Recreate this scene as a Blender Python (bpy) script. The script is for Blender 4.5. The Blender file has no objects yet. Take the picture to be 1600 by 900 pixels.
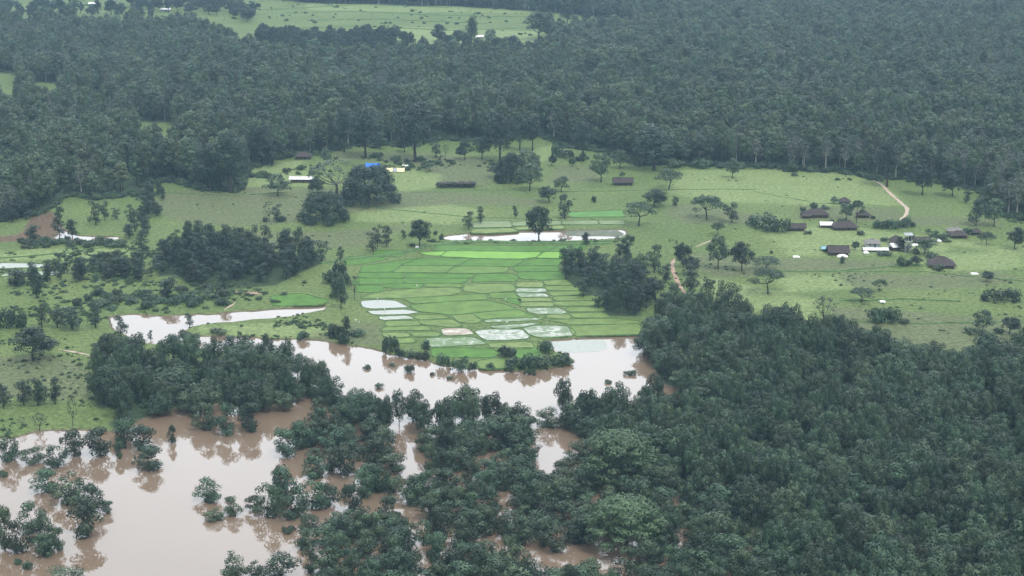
import bpy, math, random
import numpy as np
from mathutils import Vector

R = math.radians
scene = bpy.context.scene
COL = scene.collection

# ------------------------------------------------------------------ camera
CAM_H = 175.0
PITCH = R(15.07)
FPX = 2600.0                      # focal length in pixels of a 1600 px wide picture
cam_data = bpy.data.cameras.new("camera")
cam_data.sensor_width = 36.0
cam_data.lens = 36.0 * FPX / 1600.0
cam_data.clip_start = 1.0
cam_data.clip_end = 20000.0
cam = bpy.data.objects.new("camera", cam_data)
COL.objects.link(cam)
cam.location = (0, 0, CAM_H)
cam.rotation_euler = (math.pi / 2 - PITCH, 0, 0)
scene.camera = cam

# ------------------------------------------------------------------ sky, sun, exposure
SUN_EL, SUN_AZ = R(58), R(150)    # azimuth clockwise from +Y
world = bpy.data.worlds.new("World")
scene.world = world
world.use_nodes = True
wn, wl = world.node_tree.nodes, world.node_tree.links
for n in list(wn):
    wn.remove(n)
out = wn.new("ShaderNodeOutputWorld")
bg = wn.new("ShaderNodeBackground")
bg.inputs["Strength"].default_value = 0.1
sky = wn.new("ShaderNodeTexSky")
sky.sky_type = 'NISHITA'
sky.sun_disc = False
sky.sun_elevation = SUN_EL
sky.sun_rotation = SUN_AZ
sky.air_density = 1.0
sky.dust_density = 2.0
# an overcast layer: soft grey cloud with slow variation, a little of the blue sky left in it
tc = wn.new("ShaderNodeTexCoord")
cn = wn.new("ShaderNodeTexNoise")
cn.inputs["Scale"].default_value = 2.2
cn.inputs["Detail"].default_value = 5.0
cr = wn.new("ShaderNodeValToRGB")
cr.color_ramp.elements[0].position = 0.3
cr.color_ramp.elements[0].color = (4.3, 4.8, 5.3, 1)
cr.color_ramp.elements[1].position = 0.7
cr.color_ramp.elements[1].color = (6.4, 6.6, 6.9, 1)
mix = wn.new("ShaderNodeMixRGB")
mix.inputs["Fac"].default_value = 0.85
wl.new(tc.outputs["Generated"], cn.inputs["Vector"])
wl.new(cn.outputs["Fac"], cr.inputs["Fac"])
wl.new(sky.outputs["Color"], mix.inputs["Color1"])
wl.new(cr.outputs["Color"], mix.inputs["Color2"])
# glow added low in the north sky to whiten the water's reflection
dp = wn.new("ShaderNodeVectorMath"); dp.operation = 'DOT_PRODUCT'
dp.inputs[1].default_value = (0.0, math.cos(R(17)), math.sin(R(17)))
pw = wn.new("ShaderNodeMath"); pw.operation = 'POWER'; pw.inputs[1].default_value = 5.0
cl = wn.new("ShaderNodeMath"); cl.operation = 'MAXIMUM'; cl.inputs[1].default_value = 0.0
gl_ = wn.new("ShaderNodeVectorMath"); gl_.operation = 'SCALE'
gl_.inputs[0].default_value = (14.6, 15.9, 17.2)
ad = wn.new("ShaderNodeVectorMath"); ad.operation = 'ADD'
wl.new(tc.outputs["Generated"], dp.inputs[0]); wl.new(dp.outputs["Value"], cl.inputs[0]); wl.new(cl.outputs[0], pw.inputs[0])
wl.new(pw.outputs[0], gl_.inputs["Scale"]); sx = wn.new("ShaderNodeSeparateXYZ"); wl.new(tc.outputs["Generated"], sx.inputs[0])
zr = wn.new("ShaderNodeMapRange"); zr.inputs["From Min"].default_value = 0.0; zr.inputs["From Max"].default_value = 1.0
zr.inputs["To Min"].default_value = 0.30; zr.inputs["To Max"].default_value = 1.75
wl.new(sx.outputs["Z"], zr.inputs["Value"])
zs_ = wn.new("ShaderNodeVectorMath"); zs_.operation = 'SCALE'
wl.new(mix.outputs["Color"], zs_.inputs[0]); wl.new(zr.outputs[0], zs_.inputs["Scale"])
wl.new(zs_.outputs[0], ad.inputs[0]); wl.new(gl_.outputs[0], ad.inputs[1])
wl.new(ad.outputs[0], bg.inputs["Color"])
wl.new(bg.outputs["Background"], out.inputs["Surface"])

sun_data = bpy.data.lights.new("sun", 'SUN')
sun_data.energy = 1.5
sun_data.angle = R(10)
sun_data.color = (1.0, 0.97, 0.92)
sun = bpy.data.objects.new("sun", sun_data)
COL.objects.link(sun)
sdir = Vector((math.sin(SUN_AZ) * math.cos(SUN_EL), math.cos(SUN_AZ) * math.cos(SUN_EL), math.sin(SUN_EL)))
sun.rotation_euler = sdir.to_track_quat('Z', 'Y').to_euler()
sun.location = (0, 300, 300)

scene.view_settings.view_transform = 'Standard'
scene.view_settings.look = 'None'
scene.view_settings.gamma = 1.0
scene.view_settings.exposure = 0.80
scene.view_settings.use_curve_mapping = False
scene.render.engine = 'CYCLES'
scene.cycles.max_bounces = 4
scene.cycles.diffuse_bounces = 2
scene.cycles.glossy_bounces = 2
scene.cycles.transmission_bounces = 2
scene.cycles.volume_bounces = 0
scene.cycles.transparent_max_bounces = 4
scene.cycles.use_denoising = True

# ------------------------------------------------------------------ helpers
CP, SP = math.cos(PITCH), math.sin(PITCH)

def ground(px, py, z=0.0):
    """Point of the level z that the photograph's pixel (px, py) looks at, and pixels per metre there."""
    a, b = (px - 800.0) / FPX, (450.0 - py) / FPX
    dy, dz = CP + b * SP, -SP + b * CP
    t = (CAM_H - z) / -dz
    return t * a, t * dy, FPX / t

def gpoly(pts, z=0.0):
    return [ground(x, y, z)[:2] for x, y in pts]

def grow_poly(p, d):
    """Push every corner of an outline outwards by about d metres."""
    p = np.array(p, float); n = len(p)
    area = (p[:, 0] * np.roll(p[:, 1], -1) - np.roll(p[:, 0], -1) * p[:, 1]).sum()
    sgn = 1 if area > 0 else -1
    out_ = []
    for i in range(n):
        e1 = p[i] - p[i - 1]; e2 = p[(i + 1) % n] - p[i]
        n1 = np.array([e1[1], -e1[0]]) / (np.hypot(*e1) + 1e-9); n2 = np.array([e2[1], -e2[0]]) / (np.hypot(*e2) + 1e-9)
        m_ = n1 + n2; m_ = m_ / max(.6, np.hypot(*m_)); out_.append(p[i] + sgn * m_ * d)
    return np.array(out_)

def round_poly(p, r=2.0):
    """Rounds the corners only, leaving the sides straight."""
    p = np.array(p, float); n = len(p); out_ = []
    for i in range(n):
        for q in (p[i - 1], p[(i + 1) % n]):
            L_ = np.hypot(*(q - p[i])); out_.append(p[i] + (q - p[i]) * min(.3, r / max(L_, 1e-6)))
    return np.array(out_)

def smooth_poly(p, it=1):
    """Corner cutting: rounds an outline a little."""
    p = np.array(p, float)
    for _ in range(it):
        q = np.roll(p, -1, axis=0)
        p = np.stack([p * .75 + q * .25, p * .25 + q * .75], 1).reshape(-1, 2)
    return p

def inside(P, poly):
    poly = np.asarray(poly, float)
    x, y = P[:, 0], P[:, 1]
    res = np.zeros(len(P), bool)
    n = len(poly)
    j = n - 1
    for i in range(n):
        xi, yi = poly[i]; xj, yj = poly[j]
        if yi != yj:
            c = ((yi > y) != (yj > y)) & (x < (xj - xi) * (y - yi) / (yj - yi) + xi)
            res ^= c
        j = i
    return res

def sdist(P, poly):
    """Signed distance to the outline, negative inside."""
    poly = np.asarray(poly, float)
    d = np.full(len(P), 1e18)
    for a, b in zip(poly, np.roll(poly, -1, axis=0)):
        ab = b - a
        L = ab @ ab
        if L < 1e-9:
            continue
        t = np.clip(((P - a) @ ab) / L, 0, 1)
        q = P - (a + t[:, None] * ab)
        d = np.minimum(d, (q * q).sum(1))
    d = np.sqrt(d)
    d[inside(P, poly)] *= -1
    return d

_nr = np.random.RandomState(7)
_LAT = _nr.rand(256, 256)
def vnoise(x, y, s, o=0.0):
    x = x / s + 37.7 + o * 13.1; y = y / s + 91.3 + o * 7.7
    xi = np.floor(x).astype(int); yi = np.floor(y).astype(int)
    fx = x - xi; fy = y - yi
    fx = fx * fx * (3 - 2 * fx); fy = fy * fy * (3 - 2 * fy)
    a = _LAT[xi % 256, yi % 256]; b = _LAT[(xi + 1) % 256, yi % 256]
    c = _LAT[xi % 256, (yi + 1) % 256]; d = _LAT[(xi + 1) % 256, (yi + 1) % 256]
    return (a * (1 - fx) + b * fx) * (1 - fy) + (c * (1 - fx) + d * fx) * fy

def fbm(x, y, s, o=0.0):
    return (vnoise(x, y, s, o) * .5 + vnoise(x, y, s * .45, o + 1) * .3 + vnoise(x, y, s * .2, o + 2) * .2)

def tag(o, label=None, cat=None, group=None, kind=None):
    if label: o["label"] = label
    if cat: o["category"] = cat
    if group: o["group"] = group
    if kind: o["kind"] = kind
    return o

class MB:
    """Collects vertices and faces of one mesh."""
    def __init__(s):
        s.v, s.f = [], []
    def box(s, c, d, rz=0.0):
        cx, cy, cz = c; dx, dy, dz = d[0] / 2, d[1] / 2, d[2] / 2
        n = len(s.v); co, si = math.cos(rz), math.sin(rz)
        for z in (-dz, dz):
            for x, y in ((-dx, -dy), (dx, -dy), (dx, dy), (-dx, dy)):
                s.v.append((cx + x * co - y * si, cy + x * si + y * co, cz + z))
        for f in ((0, 3, 2, 1), (4, 5, 6, 7), (0, 1, 5, 4), (1, 2, 6, 5), (2, 3, 7, 6), (3, 0, 4, 7)):
            s.f.append(tuple(n + i for i in f))
        return s
    def tube(s, pts, rads, seg=6, cap=True):
        base = len(s.v)
        pts = [Vector(p) for p in pts]
        for i, (p, r) in enumerate(zip(pts, rads)):
            t = (pts[min(i + 1, len(pts) - 1)] - pts[max(i - 1, 0)])
            t = t.normalized() if t.length > 1e-6 else Vector((0, 0, 1))
            u = t.cross(Vector((0, 1, 0)) if abs(t.y) < .9 else Vector((1, 0, 0))).normalized()
            w = t.cross(u)
            for k in range(seg):
                a = 2 * math.pi * k / seg
                s.v.append(tuple(p + (u * math.cos(a) + w * math.sin(a)) * r))
        for i in range(len(pts) - 1):
            for k in range(seg):
                a = base + i * seg + k; b = base + i * seg + (k + 1) % seg
                s.f.append((a, b, b + seg, a + seg))
        if cap:
            s.f.append(tuple(base + k for k in range(seg))[::-1])
            s.f.append(tuple(base + (len(pts) - 1) * seg + k for k in range(seg)))
        return s
    def poly(s, pts, z):
        n = len(s.v)
        s.v += [(p[0], p[1], z) for p in pts]
        s.f.append(tuple(range(n, n + len(pts))))
        return s
    def mesh(s, name, m):
        me = bpy.data.meshes.new(name)
        me.from_pydata(s.v, [], s.f)
        if m: me.materials.append(m)
        me.update()
        return me
    def build(s, name, m, parent=None):
        o = bpy.data.objects.new(name, s.mesh(name, m))
        COL.objects.link(o)
        o.parent = parent
        return o

def np_mesh(name, V, F, m, mats=None):
    """Mesh from numpy arrays, F an (n, 4) index array."""
    me = bpy.data.meshes.new(name)
    me.vertices.add(len(V)); me.vertices.foreach_set("co", np.asarray(V, np.float32).ravel())
    k = F.shape[1]
    me.loops.add(F.size); me.loops.foreach_set("vertex_index", F.astype(np.int32).ravel())
    me.polygons.add(len(F))
    me.polygons.foreach_set("loop_start", np.arange(0, F.size, k, dtype=np.int32))
    me.polygons.foreach_set("loop_total", np.full(len(F), k, dtype=np.int32))
    for q in (m if isinstance(m, (list, tuple)) else [m]):
        me.materials.append(q)
    if mats is not None:
        me.polygons.foreach_set("material_index", mats.astype(np.int32))
    me.update(calc_edges=True)
    return me

def empty(name, loc, rz=0.0):
    o = bpy.data.objects.new(name, None)
    COL.objects.link(o)
    o.location = loc
    o.rotation_euler = (0, 0, rz)
    o.empty_display_size = .5
    return o

# ------------------------------------------------------------------ materials
def mat(name, base, rough=.85, spec=.2, var=.25, scale=1.0, bump=0.0, hue=None, rnd=0.0, ior=None, coords='Object', detail=4.0):
    """Principled with noise between two tones of the base; rnd varies it per object."""
    m = bpy.data.materials.new(name); m.use_nodes = True
    N, L = m.node_tree.nodes, m.node_tree.links
    b = N["Principled BSDF"]
    b.inputs["Roughness"].default_value = rough
    b.inputs["Specular IOR Level"].default_value = spec
    if ior: b.inputs["IOR"].default_value = ior
    t = N.new("ShaderNodeTexCoord")
    n = N.new("ShaderNodeTexNoise"); n.inputs["Scale"].default_value = scale; n.inputs["Detail"].default_value = detail
    L.new(t.outputs[coords], n.inputs["Vector"])
    r = N.new("ShaderNodeValToRGB")
    r.color_ramp.elements[0].position = .3; r.color_ramp.elements[1].position = .7
    c2 = hue or base
    r.color_ramp.elements[0].color = (*[c * (1 - var) for c in base], 1)
    r.color_ramp.elements[1].color = (*[c * (1 + var) for c in c2], 1)
    L.new(n.outputs["Fac"], r.inputs["Fac"])
    src = r.outputs["Color"]
    if rnd:
        oi = N.new("ShaderNodeObjectInfo")
        hs = N.new("ShaderNodeHueSaturation")
        mr = N.new("ShaderNodeMapRange"); mr.inputs["To Min"].default_value = 1 - rnd; mr.inputs["To Max"].default_value = 1 + rnd
        L.new(oi.outputs["Random"], mr.inputs["Value"]); L.new(mr.outputs[0], hs.inputs["Value"])
        mm = N.new("ShaderNodeMath"); mm.operation = 'MULTIPLY'; mm.inputs[1].default_value = 7.31
        fr = N.new("ShaderNodeMath"); fr.operation = 'FRACT'
        mh = N.new("ShaderNodeMapRange"); mh.inputs["To Min"].default_value = .5 - rnd * .10; mh.inputs["To Max"].default_value = .5 + rnd * .07
        L.new(oi.outputs["Random"], mm.inputs[0]); L.new(mm.outputs[0], fr.inputs[0]); L.new(fr.outputs[0], mh.inputs["Value"]); L.new(mh.outputs[0], hs.inputs["Hue"])
        L.new(src, hs.inputs["Color"]); src = hs.outputs["Color"]
    L.new(src, b.inputs["Base Color"])
    if bump:
        bp = N.new("ShaderNodeBump"); bp.inputs["Strength"].default_value = bump; bp.inputs["Distance"].default_value = .1
        L.new(n.outputs["Fac"], bp.inputs["Height"]); L.new(bp.outputs[0], b.inputs["Normal"])
    return m

M = {}
M['leaf_forest'] = mat('forest_leaves', (.028, .056, .030), .55, .38, .45, .33, rnd=.48, hue=(.042, .078, .038))
M['leaf_tall'] = mat('tall_forest_leaves', (.054, .086, .042), .6, .32, .40, .30, rnd=.48)
M['leaf_grey'] = mat('grey_green_leaves', (.085, .102, .076), .6, .4, .3, .4, rnd=.2)
M['leaf_dark'] = mat('dark_leaves', (.021, .041, .024), .55, .35, .45, .4, rnd=.38)
M['leaf_light'] = mat('light_leaves', (.050, .088, .044), .55, .45, .38, .4, rnd=.25)
M['leaf_bright'] = mat('bright_leaves', (.064, .112, .048), .55, .45, .35, .4, rnd=.12)
M['leaf_weed'] = mat('weed_leaves', (.062, .105, .052), .8, .2, .2, .4, rnd=.35)
M['bark'] = mat('bark', (.055, .045, .037), .9, .1, .3, 2.0)
M['pale_bark'] = mat('pale_bark', (.34, .34, .29), .9, .1, .3, 2.0)
M['bund'] = mat('grassy_bund', (.085, .150, .058), .9, .1, .35, .6)
M['mud'] = mat('red_mud', (.34, .23, .17), .8, .2, .25, .5)
M['sand'] = mat('pale_track_soil', (.42, .33, .26), .85, .2, .25, .6)
M['deep'] = mat('young_rice', (.070, .160, .024), .8, .2, .24, .22, detail=7)
M['mid'] = mat('sparse_rice', (.124, .184, .050), .8, .2, .26, .25, detail=7)
M['lime'] = mat('rice_nursery', (.16, .32, .055), .8, .2, .12, .15)
M['olive'] = mat('yellow_green_plot', (.17, .22, .11), .85, .2, .15, .2)
M['roof'] = mat('brown_clay_tiles', (.060, .050, .048), .85, .2, .35, 1.6, bump=.6)
M['thatch'] = mat('grey_thatch', (.20, .19, .175), .95, .1, .3, 2.5, bump=.5)
M['mudwall'] = mat('mud_wall', (.13, .10, .085), .9, .1, .25, 1.0)
M['whitewall'] = mat('whitewashed_wall', (.62, .65, .68), .8, .2, .1, .8)
M['bluewall'] = mat('blue_washed_wall', (.22, .32, .42), .8, .2, .15, .8)
M['tin'] = mat('pale_tin_sheet', (.66, .66, .64), .55, .4, .14, .9)
M['tarp_blue'] = mat('blue_tarpaulin', (.02, .16, .62), .5, .4, .15, 1.2)
M['tarp_cyan'] = mat('faded_blue_tarpaulin', (.20, .40, .46), .6, .4, .15, 1.2)
M['cream'] = mat('cream_canvas', (.78, .72, .42), .8, .2, .08, 1.2)
M['white'] = mat('white_canvas', (.78, .78, .74), .7, .2, .08, 1.2)
M['greycanvas'] = mat('grey_canvas', (.33, .35, .36), .7, .2, .08, 1.2)
M['door'] = mat('dark_wood', (.05, .04, .035), .8, .2, .2, 2)
M['bluepaint'] = mat('blue_paint', (.05, .18, .30), .6, .3, .1, 2)
M['tank'] = mat('black_plastic_tank', (.02, .022, .025), .5, .4, .1, 2)
M['steel'] = mat('galvanised_steel', (.36, .38, .38), .5, .5, .1, 2)
M['pole'] = mat('weathered_wood', (.16, .14, .12), .9, .1, .2, 3)

def wet_mat(name, veg, water, lo, hi, scale):
    """Shallow flooded plot: shoots (rough) over still water (glossy), patchy."""
    m = bpy.data.materials.new(name); m.use_nodes = True
    N, L = m.node_tree.nodes, m.node_tree.links
    o = N["Material Output"]; a = N["Principled BSDF"]
    a.inputs["Base Color"].default_value = (*water, 1); a.inputs["Roughness"].default_value = .06; a.inputs["IOR"].default_value = 1.42
    b = N.new("ShaderNodeBsdfPrincipled"); b.inputs["Base Color"].default_value = (*veg, 1); b.inputs["Roughness"].default_value = .8
    t = N.new("ShaderNodeTexCoord")
    n1 = N.new("ShaderNodeTexNoise"); n1.inputs["Scale"].default_value = scale; n1.inputs["Detail"].default_value = 8; n1.inputs["Roughness"].default_value = .75
    r = N.new("ShaderNodeMapRange"); r.inputs["From Min"].default_value = lo; r.inputs["From Max"].default_value = hi
    mx = N.new("ShaderNodeMixShader")
    L.new(t.outputs["Object"], n1.inputs["Vector"]); L.new(n1.outputs["Fac"], r.inputs["Value"]); L.new(r.outputs[0], mx.inputs["Fac"])
    L.new(a.outputs[0], mx.inputs[1]); L.new(b.outputs[0], mx.inputs[2]); L.new(mx.outputs[0], o.inputs["Surface"])
    return m
M['pale'] = wet_mat('thin_rice_in_water', (.13, .19, .095), (.25, .24, .17), .40, .52, .22)
M['wet'] = wet_mat('flooded_plot', (.26, .30, .25), (.20, .19, .15), .34, .70, 1.1)
M['silt'] = wet_mat('silty_plot', (.24, .20, .13), (.32, .26, .19), .42, .56, .3)
M['reedy'] = wet_mat('reedy_shallows', (.085, .105, .06), (.20, .15, .11), .34, .44, .3)

# flood water: still, brown with silt
def water_mat():
    m = bpy.data.materials.new('brown_flood_water'); m.use_nodes = True
    N, L = m.node_tree.nodes, m.node_tree.links
    b = N["Principled BSDF"]
    b.inputs["IOR"].default_value = 1.48
    b.inputs["Roughness"].default_value = .03
    t = N.new("ShaderNodeTexCoord")
    n = N.new("ShaderNodeTexNoise"); n.inputs["Scale"].default_value = .012; n.inputs["Detail"].default_value = 4
    r = N.new("ShaderNodeValToRGB")
    r.color_ramp.elements[0].position = .3; r.color_ramp.elements[0].color = (.162, .115, .078, 1)
    r.color_ramp.elements[1].position = .7; r.color_ramp.elements[1].color = (.190, .136, .094, 1)
    L.new(t.outputs["Object"], n.inputs["Vector"]); L.new(n.outputs["Fac"], r.inputs["Fac"]); L.new(r.outputs["Color"], b.inputs["Base Color"])
    w = N.new("ShaderNodeTexNoise"); w.inputs["Scale"].default_value = .5; w.inputs["Detail"].default_value = 3
    bp = N.new("ShaderNodeBump"); bp.inputs["Strength"].default_value = .02; bp.inputs["Distance"].default_value = .08
    L.new(t.outputs["Object"], w.inputs["Vector"]); L.new(w.outputs["Fac"], bp.inputs["Height"]); L.new(bp.outputs[0], b.inputs["Normal"])
    return m
M['water'] = water_mat()

def ground_mat():
    m = bpy.data.materials.new('meadow_and_forest_floor'); m.use_nodes = True
    N, L = m.node_tree.nodes, m.node_tree.links
    b = N["Principled BSDF"]; b.inputs["Roughness"].default_value = .9; b.inputs["Specular IOR Level"].default_value = .1
    t = N.new("ShaderNodeTexCoord")
    def noise(s, d=5, ro=.6):
        n = N.new("ShaderNodeTexNoise"); n.inputs["Scale"].default_value = s; n.inputs["Detail"].default_value = d; n.inputs["Roughness"].default_value = ro
        L.new(t.outputs["Object"], n.inputs["Vector"]); return n.outputs["Fac"]
    def ramp(f, a, ca, bb, cb):
        r = N.new("ShaderNodeValToRGB"); e = r.color_ramp.elements
        e[0].position = a; e[0].color = (*ca, 1); e[1].position = bb; e[1].color = (*cb, 1)
        L.new(f, r.inputs["Fac"]); return r.outputs["Color"]
    def mixc(f, a, b_):
        x = N.new("ShaderNodeMixRGB"); L.new(f, x.inputs["Fac"]); L.new(a, x.inputs["Color1"]); L.new(b_, x.inputs["Color2"]); return x.outputs["Color"]
    at = N.new("ShaderNodeVertexColor"); at.layer_name = "zone"
    sep = N.new("ShaderNodeSeparateColor"); L.new(at.outputs["Color"], sep.inputs["Color"])
    big = noise(.02, 6); fine = noise(.55, 6, .75)
    mp = N.new("ShaderNodeMapping"); mp.inputs["Scale"].default_value = (.35, 1.0, 1.0); mp.inputs["Rotation"].default_value = (0, 0, .06); L.new(t.outputs["Object"], mp.inputs["Vector"])
    mn = N.new("ShaderNodeTexNoise"); mn.inputs["Scale"].default_value = .14; mn.inputs["Detail"].default_value = 6; mn.inputs["Roughness"].default_value = .68; L.new(mp.outputs[0], mn.inputs["Vector"]); midn = mn.outputs["Fac"]
    g = ramp(big, .35, (.104, .152, .050), .68, (.140, .184, .066))
    gl = ramp(midn, .3, (.165, .222, .085), .7, (.205, .255, .105))
    gb = ramp(midn, .3, (.112, .136, .064), .7, (.134, .156, .076))
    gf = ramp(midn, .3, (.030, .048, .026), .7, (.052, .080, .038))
    def edge(chan, lo=.30, hi=.62):       # break the border of a zone up with noise
        a = N.new("ShaderNodeMath"); a.operation = 'ADD'; L.new(chan, a.inputs[0])
        s = N.new("ShaderNodeMath"); s.operation = 'MULTIPLY_ADD'; L.new(midn, s.inputs[0]); s.inputs[1].default_value = .7; s.inputs[2].default_value = -.35
        L.new(s.outputs[0], a.inputs[1])
        r = N.new("ShaderNodeMapRange"); r.inputs["From Min"].default_value = lo; r.inputs["From Max"].default_value = hi; L.new(a.outputs[0], r.inputs["Value"]); return r.outputs[0]
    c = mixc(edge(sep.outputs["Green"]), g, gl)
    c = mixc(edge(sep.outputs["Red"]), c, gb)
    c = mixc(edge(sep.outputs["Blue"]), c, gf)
    # wet silt where the ground dips to the water
    ge = N.new("ShaderNodeNewGeometry"); sz = N.new("ShaderNodeSeparateXYZ"); L.new(ge.outputs["Position"], sz.inputs[0])
    wz = N.new("ShaderNodeMath"); wz.operation = 'MULTIPLY_ADD'; L.new(midn, wz.inputs[0]); wz.inputs[1].default_value = .35; wz.inputs[2].default_value = -.17
    wa = N.new("ShaderNodeMath"); wa.operation = 'ADD'; L.new(sz.outputs["Z"], wa.inputs[0]); L.new(wz.outputs[0], wa.inputs[1])
    wm = N.new("ShaderNodeMapRange"); wm.inputs["From Min"].default_value = -.22; wm.inputs["From Max"].default_value = -.45; L.new(wa.outputs[0], wm.inputs["Value"])
    silt = ramp(midn, .3, (.120, .100, .062), .7, (.160, .130, .088))
    c = mixc(wm.outputs[0], c, silt)
    # tufts: darker flecks in the grass
    fl = N.new("ShaderNodeMapRange"); fl.inputs["From Min"].default_value = .40; fl.inputs["From Max"].default_value = .66
    fl.inputs["To Min"].default_value = .60; fl.inputs["To Max"].default_value = 1.34; L.new(fine, fl.inputs["Value"])
    mu = N.new("ShaderNodeVectorMath"); mu.operation = 'SCALE'; L.new(c, mu.inputs[0]); L.new(fl.outputs[0], mu.inputs["Scale"])
    L.new(mu.outputs[0], b.inputs["Base Color"])
    bp = N.new("ShaderNodeBump"); bp.inputs["Strength"].default_value = .5; bp.inputs["Distance"].default_value = .4
    L.new(fine, bp.inputs["Height"]); L.new(bp.outputs[0], b.inputs["Normal"])
    return m
M['ground'] = ground_mat()

# ------------------------------------------------------------------ outlines read off the photograph, laid on the ground
WZ = -0.6
river = [(165,495),(215,492),(262,495),(300,492),(340,494),(345,489),(400,487),(450,482),(500,476),(508,482),(470,491),(410,499),(350,502),(310,506),(292,514),(285,521),(300,526),(345,528),(400,529),(450,531),(500,534),(545,540),(590,546),(610,556),(640,561),(700,573),(760,579),(830,581),(880,576),(900,567),(890,554),(862,548),(845,540),(855,533),(920,529),(995,525),(1008,532),(1010,560),(1020,580),(1035,600),(1062,622),(1062,635),(1000,642),(940,642),(930,680),(880,690),(800,690),(700,690),(640,690),(600,655),(560,642),(500,612),(460,592),(420,577),(390,560),(340,550),(300,541),(260,538),(220,536),(192,524),(175,509)]
flood = [(-260,690),(0,688),(30,680),(90,673),(130,672),(190,674),(235,650),(290,632),(350,634),(400,642),(440,626),(480,620),(520,636),(560,662),(620,664),(700,668),(780,655),(830,642),(870,640),(905,648),(935,682),(965,722),(1010,742),(1070,764),(1140,800),(1180,840),(1210,890),(1260,1000),(1250,1050),(-260,1050)]
pond_left = [(-120,374),(0,371),(38,368),(48,342),(62,332),(80,330),(90,350),(104,366),(130,370),(186,370),(184,375),(120,377),(60,377),(0,378),(-120,380)]
pond_mid = [(690,371),(720,367),(760,364),(830,361),(900,361),(974,358),(981,366),(962,374),(850,377),(700,376)]
WATERS = [smooth_poly(gpoly(p, WZ), 2) for p in (river, flood, pond_left, pond_mid)]
channel = smooth_poly(gpoly([(60,330),(80,330),(70,310),(60,310)], WZ), 1)
PADDY_AREA = np.array(gpoly([(430,470),(560,400),(660,382),(950,378),(1000,420),(1000,528),(860,545),(900,566),(760,578),(600,552),(540,520)]))

def terrain(P, woodland=None):
    """Height of the ground at the points P."""
    P = np.asarray(P, float)
    x, y = P[:, 0], P[:, 1]
    h = (fbm(x, y, 60, 3) - .5) * .5 + (fbm(x, y, 9, 5) - .5) * .16
    dp = sdist(P, PADDY_AREA)
    h *= np.clip((dp - 2) / 25, 0, 1)
    far = np.clip((y - 900) / 900, 0, 1)
    h += far * far * (fbm(x, y, 420, 8) * 4)
    wob = (fbm(x, y, 9, 11) - .5) * 5 + (fbm(x, y, 3, 14) - .5) * 2
    for i, w in enumerate(WATERS):
        d = sdist(P, w)
        k = 1.0 if i < 2 else .45
        bank = np.clip((d + wob * k) / 2.2, -1, 1)
        tgt = np.where(bank < 0, WZ + bank * .7, np.minimum(h, WZ + bank * (h - WZ)) if False else WZ + bank * (np.maximum(h, -.1) - WZ))
        h = np.where(bank < 1, np.minimum(h, tgt), h)
    # humps that stand out of the flood under the trees, more of them towards the dry side
    fx = np.clip((x + 20) / 80, 0, 1)
    hump = np.clip(fbm(x, y, 16, 21) - (.74 - .22 * fx), 0, 1) * 9
    inf = inside(P, WATERS[1]) & (x > -30)
    h = np.where(inf, np.minimum(h + hump * 1.2, np.maximum(-.15, h)), h)
    # puddles inside the wood beside the flood
    pud = np.clip(.33 - fbm(x, y, 12, 31), 0, 1) * 10
    near = (x > 40) & (x < 130) & (y < 470)
    h = np.where(near & ~inf, h - pud, h)
    return h

def hz(x, y):
    return float(terrain(np.array([[x, y]]))[0])

# zones of ground colour: soft-edged brownish patches, pale lush grass, forest floor
brown = [[(250,300),(400,292),(560,300),(700,300),(850,312),(840,322),(700,318),(560,330),(420,352),(300,352),(240,325)],
         [(520,235),(640,240),(780,250),(760,285),(700,275),(600,250),(520,250)],
         [(700,255),(780,258),(760,290),(690,282)],
         [(870,258),(935,262),(930,284),(860,286)],
         [(1250,322),(1400,326),(1415,342),(1340,346),(1250,342)],
         [(1180,402),(1290,405),(1420,410),(1400,418),(1240,424),(1180,418)],
         [(1310,425),(1420,430),(1560,425),(1600,440),(1450,452),(1330,446)],
         [(1060,318),(1200,338),(1180,350),(1080,350),(1040,335)],
         [(1060,395),(1180,402),(1230,430),(1120,432),(1070,412)],
         [(-60,560),(70,556),(150,575),(150,625),(-60,620)],
         [(320,362),(520,362),(640,352),(560,385),(420,388),(330,380)],
         [(540,505),(590,505),(600,540),(480,530)],
         [(1420,338),(1560,342),(1560,352),(1430,352)],
         [(1300,480),(1600,500),(1600,560),(1420,540),(1300,520)]]
light = [[(1070,266),(1200,266),(1330,272),(1385,292),(1408,320),(1300,322),(1100,314),(1040,300)],
         [(395,258),(470,252),(500,290),(440,290),(380,300)],
         [(590,268),(690,262),(700,290),(640,298),(590,296)],
         [(560,325),(700,320),(760,330),(700,350),(560,345)],
         [(1290,350),(1480,375),(1480,395),(1240,400),(1200,370)],
         [(1440,395),(1600,395),(1600,418),(1450,425)],
         [(1210,430),(1310,430),(1340,450),(1230,456)],
         [(1320,355),(1600,388),(1600,400),(1400,368)],
         [(430,60),(830,80),(840,52),(600,44)], [(480,20),(830,24),(800,12),(480,8)],
         [(780,250),(880,222),(900,235),(820,262)],
         [(1090,430),(1280,470),(1260,500),(1120,470)],
         [(-40,395),(200,385),(210,400),(-40,410)],
         [(300,510),(500,505),(520,528),(330,525)]]
wood_floor = []

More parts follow.
